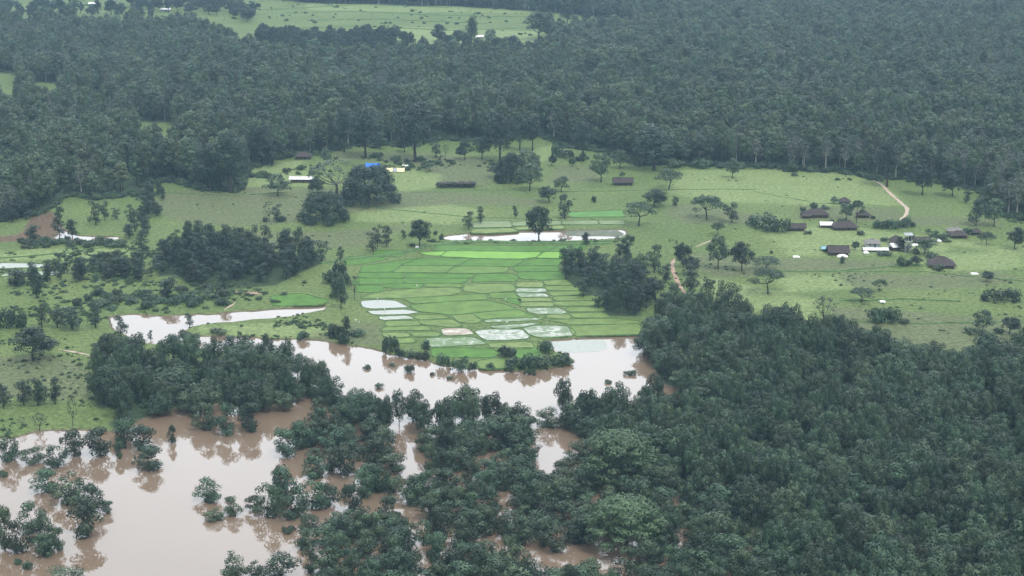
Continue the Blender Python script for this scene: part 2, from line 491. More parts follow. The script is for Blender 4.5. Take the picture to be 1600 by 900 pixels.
# ------------------------------------------------------------------ woods (outlines of where the trunks stand)
far_wood = [(-300,360),(0,345),(60,332),(90,318),(100,303),(160,310),(225,303),(230,288),(270,282),(330,298),(372,297),(384,266),(440,246),(500,240),(540,230),(600,228),(640,228),(690,216),(760,222),(800,216),(850,212),(880,228),(940,236),(1000,258),(1060,256),(1150,260),(1250,266),(1310,268),(1372,280),(1440,282),(1500,290),(1540,302),(1548,332),(1600,342),(1900,360),(2000,-22),(-420,-22)]
clearings = [[(-500,46),(0,44),(40,60),(75,48),(120,52),(230,58),(300,50),(330,62),(395,90),(420,98),(530,101),(640,103),(760,104),(880,106),(870,80),(850,58),(990,60),(990,34),(850,22),(760,16),(480,9),(380,-4),(300,-8),(-500,-8)],
             [(-200,118),(-10,112),(26,118),(30,160),(50,178),(20,185),(-10,180),(-200,190)],
             [(212,190),(272,192),(282,250),(216,248)], [(48,128),(100,132),(95,180),(50,176)],
             [(275,98),(310,92),(305,102)],
             [(150,145),(190,155),(170,165),(140,160)],
             [(690,228),(745,222),(800,232),(740,242)], [(860,232),(905,226),(960,238),(900,246)],
             [(215,215),(265,216),(262,226),(225,226)]]
near_wood = [(1008,560),(1008,530),(1040,505),(1100,498),(1160,506),(1200,526),(1235,515),(1262,540),(1312,536),(1370,552),(1400,568),(1470,586),(1520,594),(1600,596),(1900,610),(1900,1080),(1000,1080),(1210,890),(1180,840),(1140,800),(1070,764),(1010,742),(965,722),(935,682),(1050,640),(1062,625),(1030,600)]
bank_wood = [(150,600),(160,566),(205,556),(250,566),(330,564),(420,562),(470,576),(500,604),(560,640),(600,655),(560,668),(520,642),(480,632),(440,642),(400,660),(350,656),(290,652),(250,660),(190,676),(170,664),(185,640),(150,632)]
strip_wood = [(560,642),(600,655),(640,648),(720,650),(790,648),(840,652),(858,640),(905,636),(932,645),(1000,642),(1062,635),(1050,645),(935,684),(905,652),(870,648),(830,660),(780,670),(700,680),(620,676),(560,668)]
flood_wood = [(445,690),(455,675),(500,642),(560,668),(640,690),(700,680),(780,668),(832,662),(900,650),(935,682),(965,722),(1010,742),(1070,764),(1140,800),(1180,840),(1210,890),(1260,1000),(1240,1050),(490,1050),(482,900),(470,880),(505,835),(540,815),(545,760),(560,740),(520,735),(450,715)]
gaps = [[(400,690),(440,695),(500,742),(480,768),(450,740),(400,730)], [(455,708),(520,708),(600,728),(600,745),(540,738),(470,725)],
        [(618,685),(655,690),(662,765),(622,760)], [(590,772),(632,780),(628,812),(595,806)],
        [(826,655),(850,672),(892,672),(930,700),(884,722),(874,764),(846,762),(830,712)],
        [(832,872),(900,866),(988,878),(990,905),(830,905)], [(445,640),(492,632),(486,668),(455,684)],
        [(488,800),(530,785),(526,822),(495,840)], [(690,832),(722,820),(730,848),(690,858)],
        [(728,718),(790,712),(792,734),(735,742)], [(930,752),(975,758),(965,772),(935,770)], [(745,845),(810,838),(812,872),(750,876)],
        [(1000,640),(1040,620),(1064,628),(1050,640)], [(1125,815),(1165,815),(1165,845),(1128,845)],
        [(560,690),(600,690),(600,705),(560,705)], [(700,745),(722,740),(722,775),(700,775)], [(570,860),(600,850),(600,890),(575,890)],
        [(640,820),(665,810),(668,835),(645,842)], [(780,775),(800,765),(803,790),(782,796)]]
left_clump = [(262,388),(300,378),(350,378),(385,384),(430,398),(500,398),(506,410),(470,426),(430,446),(350,452),(300,450),(275,430),(245,432),(240,402)]
paddy_clump = [(874,420),(892,410),(930,414),(984,402),(994,420),(1008,450),(1002,494),(950,494),(915,472),(888,448)]
W = {k: np.array(gpoly(v)) for k, v in dict(far=far_wood, near=near_wood, bank=bank_wood, strip=strip_wood, flood=flood_wood, left=left_clump, paddy=paddy_clump).items()}
CLEAR = [np.array(gpoly(p)) for p in clearings]
GAPS = [np.array(gpoly(p, WZ)) for p in gaps]

def scatter(poly, spacing, seed, holes=(), jitter=.38, grow=None):
    rs = np.random.RandomState(seed)
    x0, y0 = poly.min(0); x1, y1 = poly.max(0)
    out_ = []
    ys = np.arange(y0, y1, spacing * .87)
    P = []
    for j, yy in enumerate(ys):
        xs = np.arange(x0 + (j % 2) * spacing / 2, x1, spacing)
        P.append(np.stack([xs, np.full(len(xs), yy)], 1))
    P = np.concatenate(P)
    P = P + (rs.rand(*P.shape) - .5) * 2 * jitter * spacing
    k = inside(P, poly)
    for h in holes:
        k &= ~inside(P, h)
    return P[k]

# ------------------------------------------------------------------ ground sheet
def axis(lo, hi, a, b, fine, grow):
    v = list(np.arange(a, b, fine))
    s, x = fine, v[-1]
    while x < hi:
        s *= grow; x += s; v.append(x)
    s, x = fine, v[0]
    lo_v = []
    while x > lo:
        s *= grow; x -= s; lo_v.append(x)
    return np.array(lo_v[::-1] + v)

gx = axis(-2600, 2600, -190, 190, 1.3, 1.035)
gy = axis(-300, 4200, 330, 860, 1.3, 1.02)
GX, GY = np.meshgrid(gx, gy)
GP = np.stack([GX.ravel(), GY.ravel()], 1)
GZ = terrain(GP)
nx, ny = len(gx), len(gy)
ii = (np.arange(ny - 1)[:, None] * nx + np.arange(nx - 1)[None]).ravel()
GF = np.stack([ii, ii + 1, ii + 1 + nx, ii + nx], 1)
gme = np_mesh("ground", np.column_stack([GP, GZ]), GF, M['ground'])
gme.polygons.foreach_set("use_smooth", np.ones(len(GF), bool))
zone = np.zeros((len(GP), 4), np.float32); zone[:, 3] = 1
def zpaint(ch, poly, soft, amt=1.0):
    p = np.asarray(poly)
    lo, hi = p.min(0) - soft * 2, p.max(0) + soft * 2
    k = np.where((GP[:, 0] > lo[0]) & (GP[:, 0] < hi[0]) & (GP[:, 1] > lo[1]) & (GP[:, 1] < hi[1]))[0]
    if len(k) == 0: return
    d = sdist(GP[k], p)
    zone[k, ch] = np.maximum(zone[k, ch], amt * np.clip(.5 - d / (2 * soft), 0, 1))
for p in brown: zpaint(0, gpoly(p), 9)
for p in light: zpaint(1, gpoly(p), 9)
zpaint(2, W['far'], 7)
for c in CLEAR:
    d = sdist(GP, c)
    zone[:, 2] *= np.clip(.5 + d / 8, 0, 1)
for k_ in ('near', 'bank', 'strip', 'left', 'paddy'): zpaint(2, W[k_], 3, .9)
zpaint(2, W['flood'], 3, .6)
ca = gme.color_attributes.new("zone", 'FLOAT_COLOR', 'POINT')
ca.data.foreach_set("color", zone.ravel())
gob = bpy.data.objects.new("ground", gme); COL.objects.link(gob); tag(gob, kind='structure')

wb = MB(); wb.poly([(-420, 250), (420, 250), (420, 900), (-420, 900)], WZ)
tag(wb.build("flood_water", M['water']), kind='structure')

# ------------------------------------------------------------------ paddies
def from8(p): return [(540 + x / 3.478, 380 + y / 3.478) for x, y in p]
def from7(p): return [(660 + x / 3.81, 220 + y / 3.81) for x, y in p]
plots = [
 ('lime', from8([(520,72),(560,44),(1060,50),(1030,78),(940,85),(700,80)])), ('lime', from8([(1040,80),(1085,50),(1240,47),(1200,82)])),
 ('lime', from8([(400,52),(545,45),(510,70),(440,64)])),
 ('deep', from8([(470,40),(520,12),(1150,15),(1090,45),(560,40)])), ('deep', from8([(1100,45),(1160,15),(1310,10),(1290,40)])),
 ('deep', from8([(0,118),(0,80),(130,70),(230,85),(60,118)])), ('deep', from8([(150,65),(170,42),(330,40),(290,75)])),
 ('deep', from8([(300,120),(410,82),(680,84),(600,122)])), ('deep', from8([(610,122),(690,86),(980,90),(900,126)])), ('deep', from8([(930,122),(1000,88),(1180,87),(1150,122)])),
 ('deep', from8([(80,158),(100,125),(400,82),(290,120),(250,156)])),
 ('mid2', from8([(260,157),(310,124),(590,126),(540,160)])), ('mid2', from8([(550,161),(610,127),(880,130),(870,158),(700,164)])), ('deep', from8([(925,153),(915,128),(1150,124),(1160,150)])),
 ('deep', from8([(70,186),(80,162),(310,162),(310,188)])), ('deep', from8([(325,188),(330,164),(700,170),(670,190)])),
 ('deep', from8([(690,210),(715,168),(900,168),(930,182),(925,206)])), ('deep', from8([(950,192),(940,158),(1160,156),(1190,194),(1080,200)])),
 ('deep', from8([(40,225),(60,192),(310,194),(300,220)])), ('deep', from8([(330,218),(325,193),(670,193),(640,216)])),
 ('deep', from8([(210,242),(220,224),(420,222),(400,245)])), ('mid2', from8([(430,236),(440,221),(625,222),(635,240)])),
 ('mid', from8([(80,300),(180,268),(400,248),(600,242),(632,262),(560,283),(300,298)])), ('deep', from8([(60,265),(60,232),(190,232),(200,255),(180,268)])),
 ('mid', from8([(645,262),(655,224),(905,222),(918,258),(760,272)])),
 ('mid2', from8([(315,300),(600,287),(760,277),(768,305),(650,310),(370,328)])), ('mid2', from8([(795,298),(785,272),(910,272),(945,298)])), ('deep', from8([(850,304),(945,304),(950,335),(900,324)])),
 ('mid2', from8([(350,337),(650,317),(770,314),(830,327),(925,358),(700,376),(580,388),(400,370)])),
 ('mid2', from8([(695,382),(935,363),(1005,395),(1050,403),(740,413)])), ('mid', from8([(580,395),(685,386),(735,420),(700,435),(630,430)])),
 ('olive2', from8([(932,240),(937,214),(1063,212),(1073,238)])), ('pale', from8([(927,268),(932,247),(1078,246),(1090,266)])), ('pale', from8([(942,292),(932,274),(1083,274),(1108,292)])),
 ('olive2', from8([(950,317),(942,299),(1108,299),(1123,315)])), ('olive2', from8([(952,343),(942,324),(1118,323),(1128,345)])), ('pale', from8([(1000,375),(987,353),(1158,353),(1196,373),(1180,384),(1040,384)])),
 ('olive2', from8([(1090,405),(1110,391),(1218,391),(1222,410)])),
 ('mid', from8([(1087,228),(1082,202),(1188,198),(1228,228)])), ('mid', from8([(1100,256),(1087,236),(1238,234),(1288,258)])), ('mid', from8([(1120,285),(1110,264),(1288,264),(1298,280)])),
 ('mid', from8([(1142,312),(1132,292),(1408,286),(1412,308)])), ('mid', from8([(1142,342),(1137,320),(1408,314),(1398,338)])), ('mid', from8([(1212,372),(1202,352),(1398,347),(1398,370)])),
 ('mid', from8([(1237,405),(1227,382),(1398,380),(1438,405)])), ('mid', from8([(1230,440),(1100,417),(1440,412),(1588,425),(1588,436)])),
 ('wet', from8([(80,315),(180,308),(270,312),(345,350),(150,358),(95,350)])), ('wet', from8([(115,368),(330,360),(405,375),(360,385),(150,391)])), ('pale2', from8([(185,400),(330,394),(375,411),(200,418)])),
 ('mid', from8([(225,425),(380,423),(410,445),(222,451)])), ('mid', from8([(192,475),(222,457),(440,452),(468,472)])), ('mid', from8([(372,400),(400,391),(538,396),(568,408),(400,416)])),
 ('mid', from8([(420,440),(402,422),(570,416),(628,445),(600,457)])), ('olive2', from8([(200,490),(328,487),(348,508),(220,512)])), ('mid', from8([(352,488),(500,485),(510,505),(390,510)])), ('mid', from8([(255,520),(360,517),(380,540),(280,545)])),
 ('silt', from8([(520,470),(560,463),(660,465),(695,495),(540,502)])),
 ('pale2', from8([(707,478),(760,471),(960,471),(988,495),(983,520),(780,529),(742,510)])),
 ('pale', from8([(785,450),(1078,431),(980,453),(870,466),(820,463)])), ('pale3', from8([(770,430),(752,420),(850,409),(1088,406),(1020,420)])),
 ('pale', from8([(992,490),(972,466),(1002,451),(1200,451),(1240,480),(1228,505),(1060,514)])), ('mid', from8([(1242,503),(1218,452),(1593,441),(1598,494)])),
 ('pale3', from8([(452,560),(432,530),(462,516),(700,514),(765,548),(500,563)])),
 ('olive2', from8([(800,568),(782,546),(1000,537),(1022,568)])),
 ('deep', from8([(480,618),(472,572),(790,574),(828,600),(800,620)])), ('deep', from8([(930,620),(922,582),(1048,577),(1058,600),(1035,632)])),
 ('mid', from8([(740,682),(722,642),(820,627),(898,640),(878,678)])),
 ('olive', from7([(305,518),(310,490),(340,480),(520,480),(530,514)])), ('olive', from7([(542,507),(542,485),(650,479),(818,479),(828,499)])), ('olive', from7([(837,499),(832,480),(1038,475),(1048,497)])),
 ('olive', from7([(1060,498),(1052,475),(1198,475),(1203,498)])), ('olive2', from7([(290,548),(300,527),(530,522),(570,539),(400,550)])), ('olive2', from7([(560,529),(562,514),(838,506),(848,524)])),
 ('deep2', from7([(870,452),(880,428),(1190,415),(1200,458),(1000,458)])),
 ('deep', [(428,478),(425,463),(470,459),(513,470),(500,476)]), ('wet', [(-10,420),(0,411),(66,412),(70,418)]), ('pale', [(0,432),(20,424),(95,424),(90,430)]),
]
M['mid2'] = mat('rice_half_grown', (.100, .176, .036), .8, .2, .24, .2, detail=7)
M['olive2'] = mat('thin_olive_rice', (.158, .208, .070), .85, .2, .26, .3, detail=7)
M['deep2'] = mat('lush_rice', (.09, .21, .052), .85, .2, .15, .15)
M['pale2'] = wet_mat('half_flooded_rice', (.15, .20, .12), (.20, .20, .14), .46, .58, .4)
M['pale3'] = wet_mat('thin_rice_with_some_water', (.12, .19, .08), (.25, .24, .17), .35, .50, .25)

def wobble(poly, step, amp, seed):
    rs = np.random.RandomState(seed)
    P = []
    for a, b in zip(poly, np.roll(poly, -1, axis=0)):
        n = max(1, int(np.hypot(*(b - a)) / step))
        for k in range(n):
            P.append(a + (b - a) * k / n + (rs.rand(2) - .5) * amp)
    return np.array(P)

def ridge(pts, w, h, z0, closed, seed, name, m):
    """A low earth ridge along pts."""
    rs = np.random.RandomState(seed)
    P = np.array(pts); n = len(P)
    mb = MB()
    for i in range(n):
        a = P[(i - 1) % n] if closed or i > 0 else P[i]; b = P[(i + 1) % n] if closed or i < n - 1 else P[i]
        t = b - a; t = t / (np.hypot(*t) + 1e-9); nn = np.array([-t[1], t[0]])
        ww = w * (.75 + .5 * rs.rand()); hh = h * (.7 + .6 * rs.rand())
        for off, zz in ((-.5, -.25), (-.22, hh), (.22, hh), (.5, -.25)):
            q = P[i] + nn * ww * off
            mb.v.append((q[0], q[1], z0 + zz))
    for i in range(n if closed else n - 1):
        j = (i + 1) % n
        for k in range(3):
            mb.f.append((i * 4 + k, j * 4 + k, j * 4 + k + 1, i * 4 + k + 1))
    return mb.build(name, m)

for i, (kind, pp) in enumerate(plots):
    poly = round_poly(grow_poly(gpoly(pp), .8 if kind != 'wet' else .3), 1.3)
    poly = wobble(poly, 4.0, .35, i)
    z = .06 + .004 * (i % 7)
    n = len(poly)
    mb = MB()
    mb.v = [(p[0], p[1], z) for p in poly] + [(p[0], p[1], z - .8) for p in poly]
    area = sum(poly[k][0] * poly[(k + 1) % n][1] - poly[(k + 1) % n][0] * poly[k][1] for k in range(n))
    mb.f = [tuple(range(n)) if area > 0 else tuple(range(n))[::-1]] + [(k, k + n, (k + 1) % n + n, (k + 1) % n) for k in range(n)]
    tag(mb.build("rice_paddy", M[kind]), kind='structure')
    tag(ridge(poly, .6, .20 if kind not in ('olive',) else .22, .05, True, i + 100, "earth_bund", M['bund']), kind='structure')

# the drowned field beside the river bend and the reedy end of the small pond
def sheet(name, pts, m, z, seed):
    poly = wobble(smooth_poly(gpoly(pts), 1), 3.0, .8, seed)
    mb = MB(); mb.poly(poly, z)
    me = mb.mesh(name, m)
    o = bpy.data.objects.new(name, me); COL.objects.link(o); tag(o, kind='structure'); return o
sheet("drowned_field", from8([(1058,545),(1072,530),(1350,512),(1412,514),(1425,575),(1200,590)]), M['wet'], WZ + .02, 5)
sheet("reedy_shallows", from7([(840,550),(870,505),(950,500),(1110,508),(1200,540),(1190,565),(1100,562),(900,562)]), M['reedy'], WZ + .02, 6)

# ridges of earth that carry no plot: the long bank north-west of the paddies, hedge lines on the meadows
for i, (pts, w_, h_) in enumerate([
    ([(500,412),(560,404),(620,398),(660,388),(700,380),(760,379),(830,380),(900,382),(960,380)], 3.2, .6),
    ([(690,378),(760,378),(850,379),(960,377)], 2.0, .5),
    ([(560,322),(640,330),(750,340),(820,342),(900,340),(1000,338)], 1.0, .22),
    ([(1200,424),(1300,424),(1400,416),(1440,414)], 1.3, .35), ([(1310,470),(1420,468),(1500,472)], 1.2, .4), ([(1330,503),(1450,505),(1600,502)], 1.2, .4),
    ([(640,300),(700,300),(760,296),(850,300),(960,298),(1060,296),(1180,296)], 1.1, .22), ([(1180,300),(1280,318),(1380,322)], .8, .18),
    ([(1320,424),(1450,425),(1600,440)], 1.0, .3), ([(0,404),(100,396),(180,384)], 1.2, .4), ([(240,300),(360,306),(450,300)], 1.0, .3),
    ([(450,25),(560,22),(700,28),(830,30)], 3, .6), ([(430,48),(560,44),(700,50),(830,46)], 3, .6), ([(300,12),(420,20),(560,12),(700,16)], 3, .6),
    ([(480,36),(600,34),(760,40)], 3, .6), ([(100,8),(180,16),(260,12)], 3, .6)]):
    P = wobble(np.array(gpoly(pts)), 3.0, .8, 40 + i)
    P = P[:-max(1, int(np.hypot(*(np.array(gpoly(pts))[0] - np.array(gpoly(pts))[-1])) / 3.0))] if False else P
    keep = []
    q = np.array(gpoly(pts))
    for a, b in zip(q[:-1], q[1:]):
        n = max(1, int(np.hypot(*(b - a)) / 4))
        keep += [a + (b - a) * k / n for k in range(n)]
    keep.append(q[-1])
    rs = np.random.RandomState(i)
    keep = np.array(keep) + (rs.rand(len(keep), 2) - .5) * 1.2
    zz = float(terrain(keep).mean())
    o = ridge(keep, w_, h_, 0, False, 400 + i, "earth_bank", M['bund'])
    co = np.array([v.co[:] for v in o.data.vertices]); co[:, 2] += np.repeat(terrain(keep), 4)
    o.data.vertices.foreach_set("co", co.astype(np.float32).ravel()); o.data.update()
    tag(o, kind='structure')

# ------------------------------------------------------------------ tracks
def track(name, pts, w, m, seed):
    q = np.array(gpoly(pts)); keep = []
    for a, b in zip(q[:-1], q[1:]):
        n = max(1, int(np.hypot(*(b - a)) / 2.0)); keep += [a + (b - a) * k / n for k in range(n)]
    keep.append(q[-1]); P = np.array(keep)
    for _ in range(3):
        P[1:-1] = P[1:-1] * .5 + (P[:-2] + P[2:]) * .25
    rs = np.random.RandomState(seed); mb = MB(); L_, R_ = [], []
    for i in range(len(P)):
        t = P[min(i + 1, len(P) - 1)] - P[max(i - 1, 0)]; t = t / np.hypot(*t); nn = np.array([-t[1], t[0]])
        ww = w * (.6 + .8 * rs.rand()) / 2 * min(1, (i + 1) / 3, (len(P) - i) / 3)
        L_.append(P[i] + nn * ww); R_.append(P[i] - nn * ww)
    A = np.array(L_ + R_); C = (np.array(L_) + np.array(R_)) / 2
    zc = terrain(C) + .10
    n = len(P)
    mb.v = [(A[i][0], A[i][1], zc[i % n]) for i in range(2 * n)]
    mb.f = [(i, i + n, i + n + 1, i + 1) for i in range(n - 1)]
    tag(mb.build(name, m), kind='structure')
track("dirt_track", [(1352,276),(1378,289),(1388,300),(1404,314),(1418,326),(1416,336),(1406,344)], 1.7, M['sand'], 1)
track("muddy_path", [(1054,404),(1050,412),(1052,424),(1056,434),(1060,444),(1068,455),(1072,462)], 1.7, M['mud'], 2)
track("muddy_path", [(368,456),(385,456),(398,460),(410,459)], 3.5, M['mud'], 3)
track("footpath", [(92,546),(110,549),(128,552),(150,558)], 1.0, M['sand'], 4)
track("footpath", [(1086,386),(1105,378),(1122,372)], .8, M['sand'], 5)
track("footpath", [(350,484),(362,478),(368,472)], 1.2, M['sand'], 6)

# ------------------------------------------------------------------ trees
def crown_arrays(lobes, leaf, cover, seed, up=.08, jit=.35, inner=.84, low=-.55):
    rs = np.random.RandomState(seed)
    V = []
    for (cx, cy, cz, rx, ry, rz) in lobes:
        area = 4 * math.pi * ((rx * ry + ry * rz + rx * rz) / 3)
        n = max(8, int(cover * area / (leaf * leaf)))
        d = rs.normal(size=(int(n * 1.5), 3)); d /= np.linalg.norm(d, axis=1)[:, None]
        d = d[(d[:, 2] > low) | (rs.rand(len(d)) < .25)][:n]
        lump = 1 + .22 * np.sin(d[:, 0] * 5 + cx * 3) * np.sin(d[:, 1] * 5 + cy * 3) + .12 * np.sin(d[:, 2] * 8 + cz * 5)
        rr = (inner + (1.08 - inner) * rs.rand(len(d)) ** .6) * lump
        p = np.array([cx, cy, cz]) + d * rr[:, None] * np.array([rx, ry, rz])
        nrm = d + rs.normal(size=d.shape) * jit * .6; nrm[:, 2] += up
        nrm /= np.linalg.norm(nrm, axis=1)[:, None]
        a = np.cross(nrm, rs.normal(size=d.shape)); a /= np.linalg.norm(a, axis=1)[:, None]
        b = np.cross(nrm, a)
        s = (leaf * (.55 + .75 * rs.rand(len(d))))[:, None] * .5
        e = .6 + .5 * rs.rand(len(d))[:, None]
        V.append(np.stack([p - a * s - b * s * e * .4, p - b * s * e, p + a * s + b * s * e * .3, p + b * s * e], 1))
    V = np.concatenate(V).reshape(-1, 3)
    F = np.arange(len(V)).reshape(-1, 4)
    return V, F

def trunk_mb(h0, lobes, r, rng, lean=0.0, limbs=7, forks=True):
    mb = MB()
    top = Vector((lean * h0, 0, h0))
    mb.tube([(0, 0, -.8), (0, 0, 0), (lean * h0 * .4 + rng.uniform(-.15, .15), rng.uniform(-.15, .15), h0 * .5), tuple(top)], [r * 1.5, r * 1.2, r * .9, r * .72], 7)
    L_ = sorted(lobes, key=lambda l: -(l[3]))[:]
    rng.shuffle(L_)
    for l in L_[:limbs]:
        e = Vector(l[:3])
        mid = top.lerp(e, .5) + Vector((rng.uniform(-.4, .4), rng.uniform(-.4, .4), -.12 * (e - top).length))
        mb.tube([tuple(top - Vector((0, 0, h0 * .08))), tuple(mid), tuple(e)], [r * .55, r * .36, r * .12], 5, cap=False)
    return mb

TYPES = {}
def add_type(kind, w, h, leafmat, n, maker, leaf, cover, bark='bark', r=.22, **kw):
    """n variants of a tree kind: (crown mesh, trunk mesh, width, height)."""
    out_ = []
    for i in range(n):
        rng = random.Random(hash((kind, i)) if False else sum(ord(c) for c in kind) * 31 + i)
        lobes, h0, lean = maker(rng, w, h)
        V, F = crown_arrays(lobes, leaf, cover, rng.randint(0, 99999), **kw)
        # scale the crown so that the variant is as wide and tall as it says
        ex = np.percentile(np.abs(V[:, :2]), 98) ; top = np.percentile(V[:, 2], 99.5)
        sx, sz = (w / 2) / ex, h / top
        V = V * np.array([sx, sx, sz])
        lob = [(a * sx, b * sx, c * sz, d, e, f) for a, b, c, d, e, f in lobes]
        cm = np_mesh("crown", V, F, M[leafmat])
        tm = trunk_mb(h0 * sz, lob, r, rng, lean).mesh("trunk", M[bark])
        out_.append((cm, tm, w, h))
    TYPES[kind] = out_

def mk_forest(rng, w, h):
    L_ = []
    cz = h * .54; R_ = w / 2
    L_.append((0, 0, cz, R_ * .55, R_ * .55, h * .25))
    n = rng.randint(10, 15)
    for i in range(n):
        q = -.85 + 1.8 * (i + rng.random()) / n; q = min(q, .96)
        a = i * 2.4 + rng.uniform(-.5, .5)
        rad = math.sqrt(max(0, 1 - q * q)) * rng.uniform(.55, .85)
        s = w * rng.uniform(.13, .23)
        L_.append((math.cos(a) * rad * R_, math.sin(a) * rad * R_, cz + q * h * .36, s, s, s * .85))
    return L_, h * .3, rng.uniform(-.05, .05)
def mk_flooded(rng, w, h):
    L_ = []
    cz = h * .48; R_ = w / 2 * .72
    for i in range(20):
        a = rng.uniform(0, 2 * math.pi); q = rng.uniform(-1, 1)
        rad = math.sqrt(max(0, 1 - q * q)) * (.4 + .7 * rng.random())
        s = w * rng.uniform(.10, .18)
        L_.append((math.cos(a) * rad * R_, math.sin(a) * rad * R_, max(s * .4, cz + q * h * .42), s, s, s * .8))
    return L_, h * .25, rng.uniform(-.1, .1)
def mk_tall(rng, w, h):
    L_ = []; n = rng.randint(11, 16)
    for i in range(n):
        q = (i + rng.random()) / n                 # 0 low in the crown, 1 at the tip
        z = h * (.36 + .56 * q)
        rad = w / 2 * .75 * (math.sin(math.pi * min(1, .2 + q * .74)) ** .7) * rng.uniform(.5, 1)
        a = i * 2.4 + rng.uniform(-.6, .6); s = w * rng.uniform(.16, .26) * (1.1 - .3 * q)
        L_.append((math.cos(a) * rad, math.sin(a) * rad, z, s, s, s * 1.05))
    L_.append((0, 0, h * .62, w * .22, w * .22, h * .22))
    return L_, h * .42, rng.uniform(-.03, .03)
def mk_slender(rng, w, h):
    L_ = []; ph = rng.uniform(0, 6); n = rng.randint(9, 14)
    for i in range(n):
        q = (i + rng.random()) / n; z = h * (.16 + .76 * q)
        off = math.sin(q * 5 + ph) * w * .14
        rad = w / 2 * .72 * (math.sin(math.pi * (.15 + q * .72)) ** .6) * rng.uniform(.3, 1)
        a = i * 2.4 + rng.uniform(-.6, .6); s = w * rng.uniform(.16, .27)
        L_.append((math.cos(a) * rad + off, math.sin(a) * rad, z, s, s, s * .95))
    return L_, h * .24, rng.uniform(-.06, .06)
def mk_broad(rng, w, h):
    L_ = []; R_ = w / 2 * .78
    for i in range(30):
        a = rng.uniform(0, 2 * math.pi); q = rng.uniform(-.55, 1)
        rad = math.sqrt(max(0, 1 - q * q)) * (.55 + .5 * rng.random())
        s = w * rng.uniform(.08, .15)
        L_.append((math.cos(a) * rad * R_, math.sin(a) * rad * R_, h * .52 + q * h * .36, s, s, s * .8))
    L_.append((0, 0, h * .55, w * .26, w * .26, h * .24))
    return L_, h * .26, rng.uniform(-.05, .05)
def mk_umbrella(rng, w, h):
    L_ = []; R_ = w / 2 * .82; lean = rng.uniform(-.25, .25)
    for i in range(30):
        a = rng.uniform(0, 2 * math.pi); rad = math.sqrt(rng.random())
        s = w * rng.uniform(.07, .12)
        L_.append((math.cos(a) * rad * R_, math.sin(a) * rad * R_, h * (.86 - .34 * rad * rad) - rng.random() * h * .10, s * 1.2, s * 1.2, s * .55))
    return L_, h * .38, lean
def mk_mango(rng, w, h):
    L_ = [(0, 0, h * .42, w * .36, w * .36, h * .42)]; R_ = w / 2 * .84
    for i in range(60):
        a = rng.uniform(0, 2 * math.pi); q = rng.uniform(-.05, 1)
        rad = math.sqrt(max(0, 1 - q * q * .9)) * (.86 + .16 * rng.random())
        s = w * rng.uniform(.065, .12)
        L_.append((math.cos(a) * rad * R_, math.sin(a) * rad * R_, max(s * .7, q * h * .88), s, s, s * .85))
    return L_, h * .3, 0
def mk_sparse(rng, w, h):
    L_ = []; R_ = w / 2 * .85
    for i in range(46):
        a = rng.uniform(0, 2 * math.pi); q = rng.uniform(-.3, 1)
        rad = math.sqrt(max(0, 1 - q * q)) * (.5 + .55 * rng.random())
        s = w * rng.uniform(.04, .075)
        L_.append((math.cos(a) * rad * R_, math.sin(a) * rad * R_, h * .52 + q * h * .42, s, s, s * .8))
    return L_, h * .30, rng.uniform(-.08, .08)
def mk_bush(rng, w, h):
    L_ = []
    for i in range(12):
        a = rng.uniform(0, 2 * math.pi); rad = math.sqrt(rng.random()) * w / 2 * .75
        s = w * rng.uniform(.12, .20)
        L_.append((math.cos(a) * rad, math.sin(a) * rad, h * rng.uniform(.25, .75) * (1 - .45 * rad / (w / 2)), s, s, h * rng.uniform(.2, .3)))
    return L_, h * .2, 0
def mk_giant(rng, w, h):
    L_ = [(0, 0, h * .55, w * .30, w * .30, h * .28)]; R_ = w / 2 * .88
    for i in range(105):
        a = i * 2.4 + rng.uniform(-.4, .4); q = (i + rng.random()) / 105
        rad = math.sqrt(q) if q < .6 else .78 + .22 * rng.random()
        z = h * (.92 - .34 * rad ** 2.4) if q < .6 else h * rng.uniform(.22, .66)
        s = w * rng.uniform(.05, .085)
        L_.append((math.cos(a) * rad * R_, math.sin(a) * rad * R_, z, s * 1.4, s * 1.4, s * .7))
    return L_, h * .3, 0

add_type('forest', 8, 8.5, 'leaf_forest', 12, mk_forest, .36, 1.5, low=-.4)
add_type('forestlight', 8, 8.5, 'leaf_light', 5, mk_forest, .36, 1.5, low=-.4)
add_type('weed', 5, 3.2, 'leaf_weed', 4, mk_bush, .40, 1.2, r=.12)
add_type('flooded', 8, 7, 'leaf_forest', 9, mk_flooded, .36, 1.2, low=-.7)
add_type('tall', 7.5, 18, 'leaf_tall', 10, mk_tall, .62, 1.5)
add_type('tallight', 7.5, 18, 'leaf_light', 5, mk_tall, .62, 1.3)
add_type('pale', 7, 17, 'leaf_grey', 4, mk_tall, .55, .42, bark='pale_bark', r=.30)
add_type('edge', 13, 22, 'leaf_dark', 4, mk_tall, .6, 1.2, r=.5)
add_type('slender', 6, 12, 'leaf_dark', 9, mk_slender, .42, 1.4)
add_type('broad', 12, 13, 'leaf_dark', 4, mk_broad, .45, 1.25, r=.35)
add_type('leafy', 10, 12, 'leaf_light', 4, mk_broad, .5, 1.1, r=.28)
add_type('umbrella', 13, 10, 'leaf_light', 4, mk_umbrella, .42, 1.0, r=.28, low=-.3)
add_type('mango', 22, 14, 'leaf_dark', 2, mk_mango, .55, 1.3, r=.6)
add_type('sparse', 13, 13, 'leaf_grey', 3, mk_sparse, .40, .6, r=.35)
add_type('bush', 5, 3.2, 'leaf_forest', 5, mk_bush, .40, 1.3, r=.12)
add_type('lightbush', 5, 3.2, 'leaf_light', 3, mk_bush, .40, 1.3, r=.12)
add_type('giant', 18, 15, 'leaf_bright', 2, mk_giant, .45, 1.3, r=.6, low=-.3)

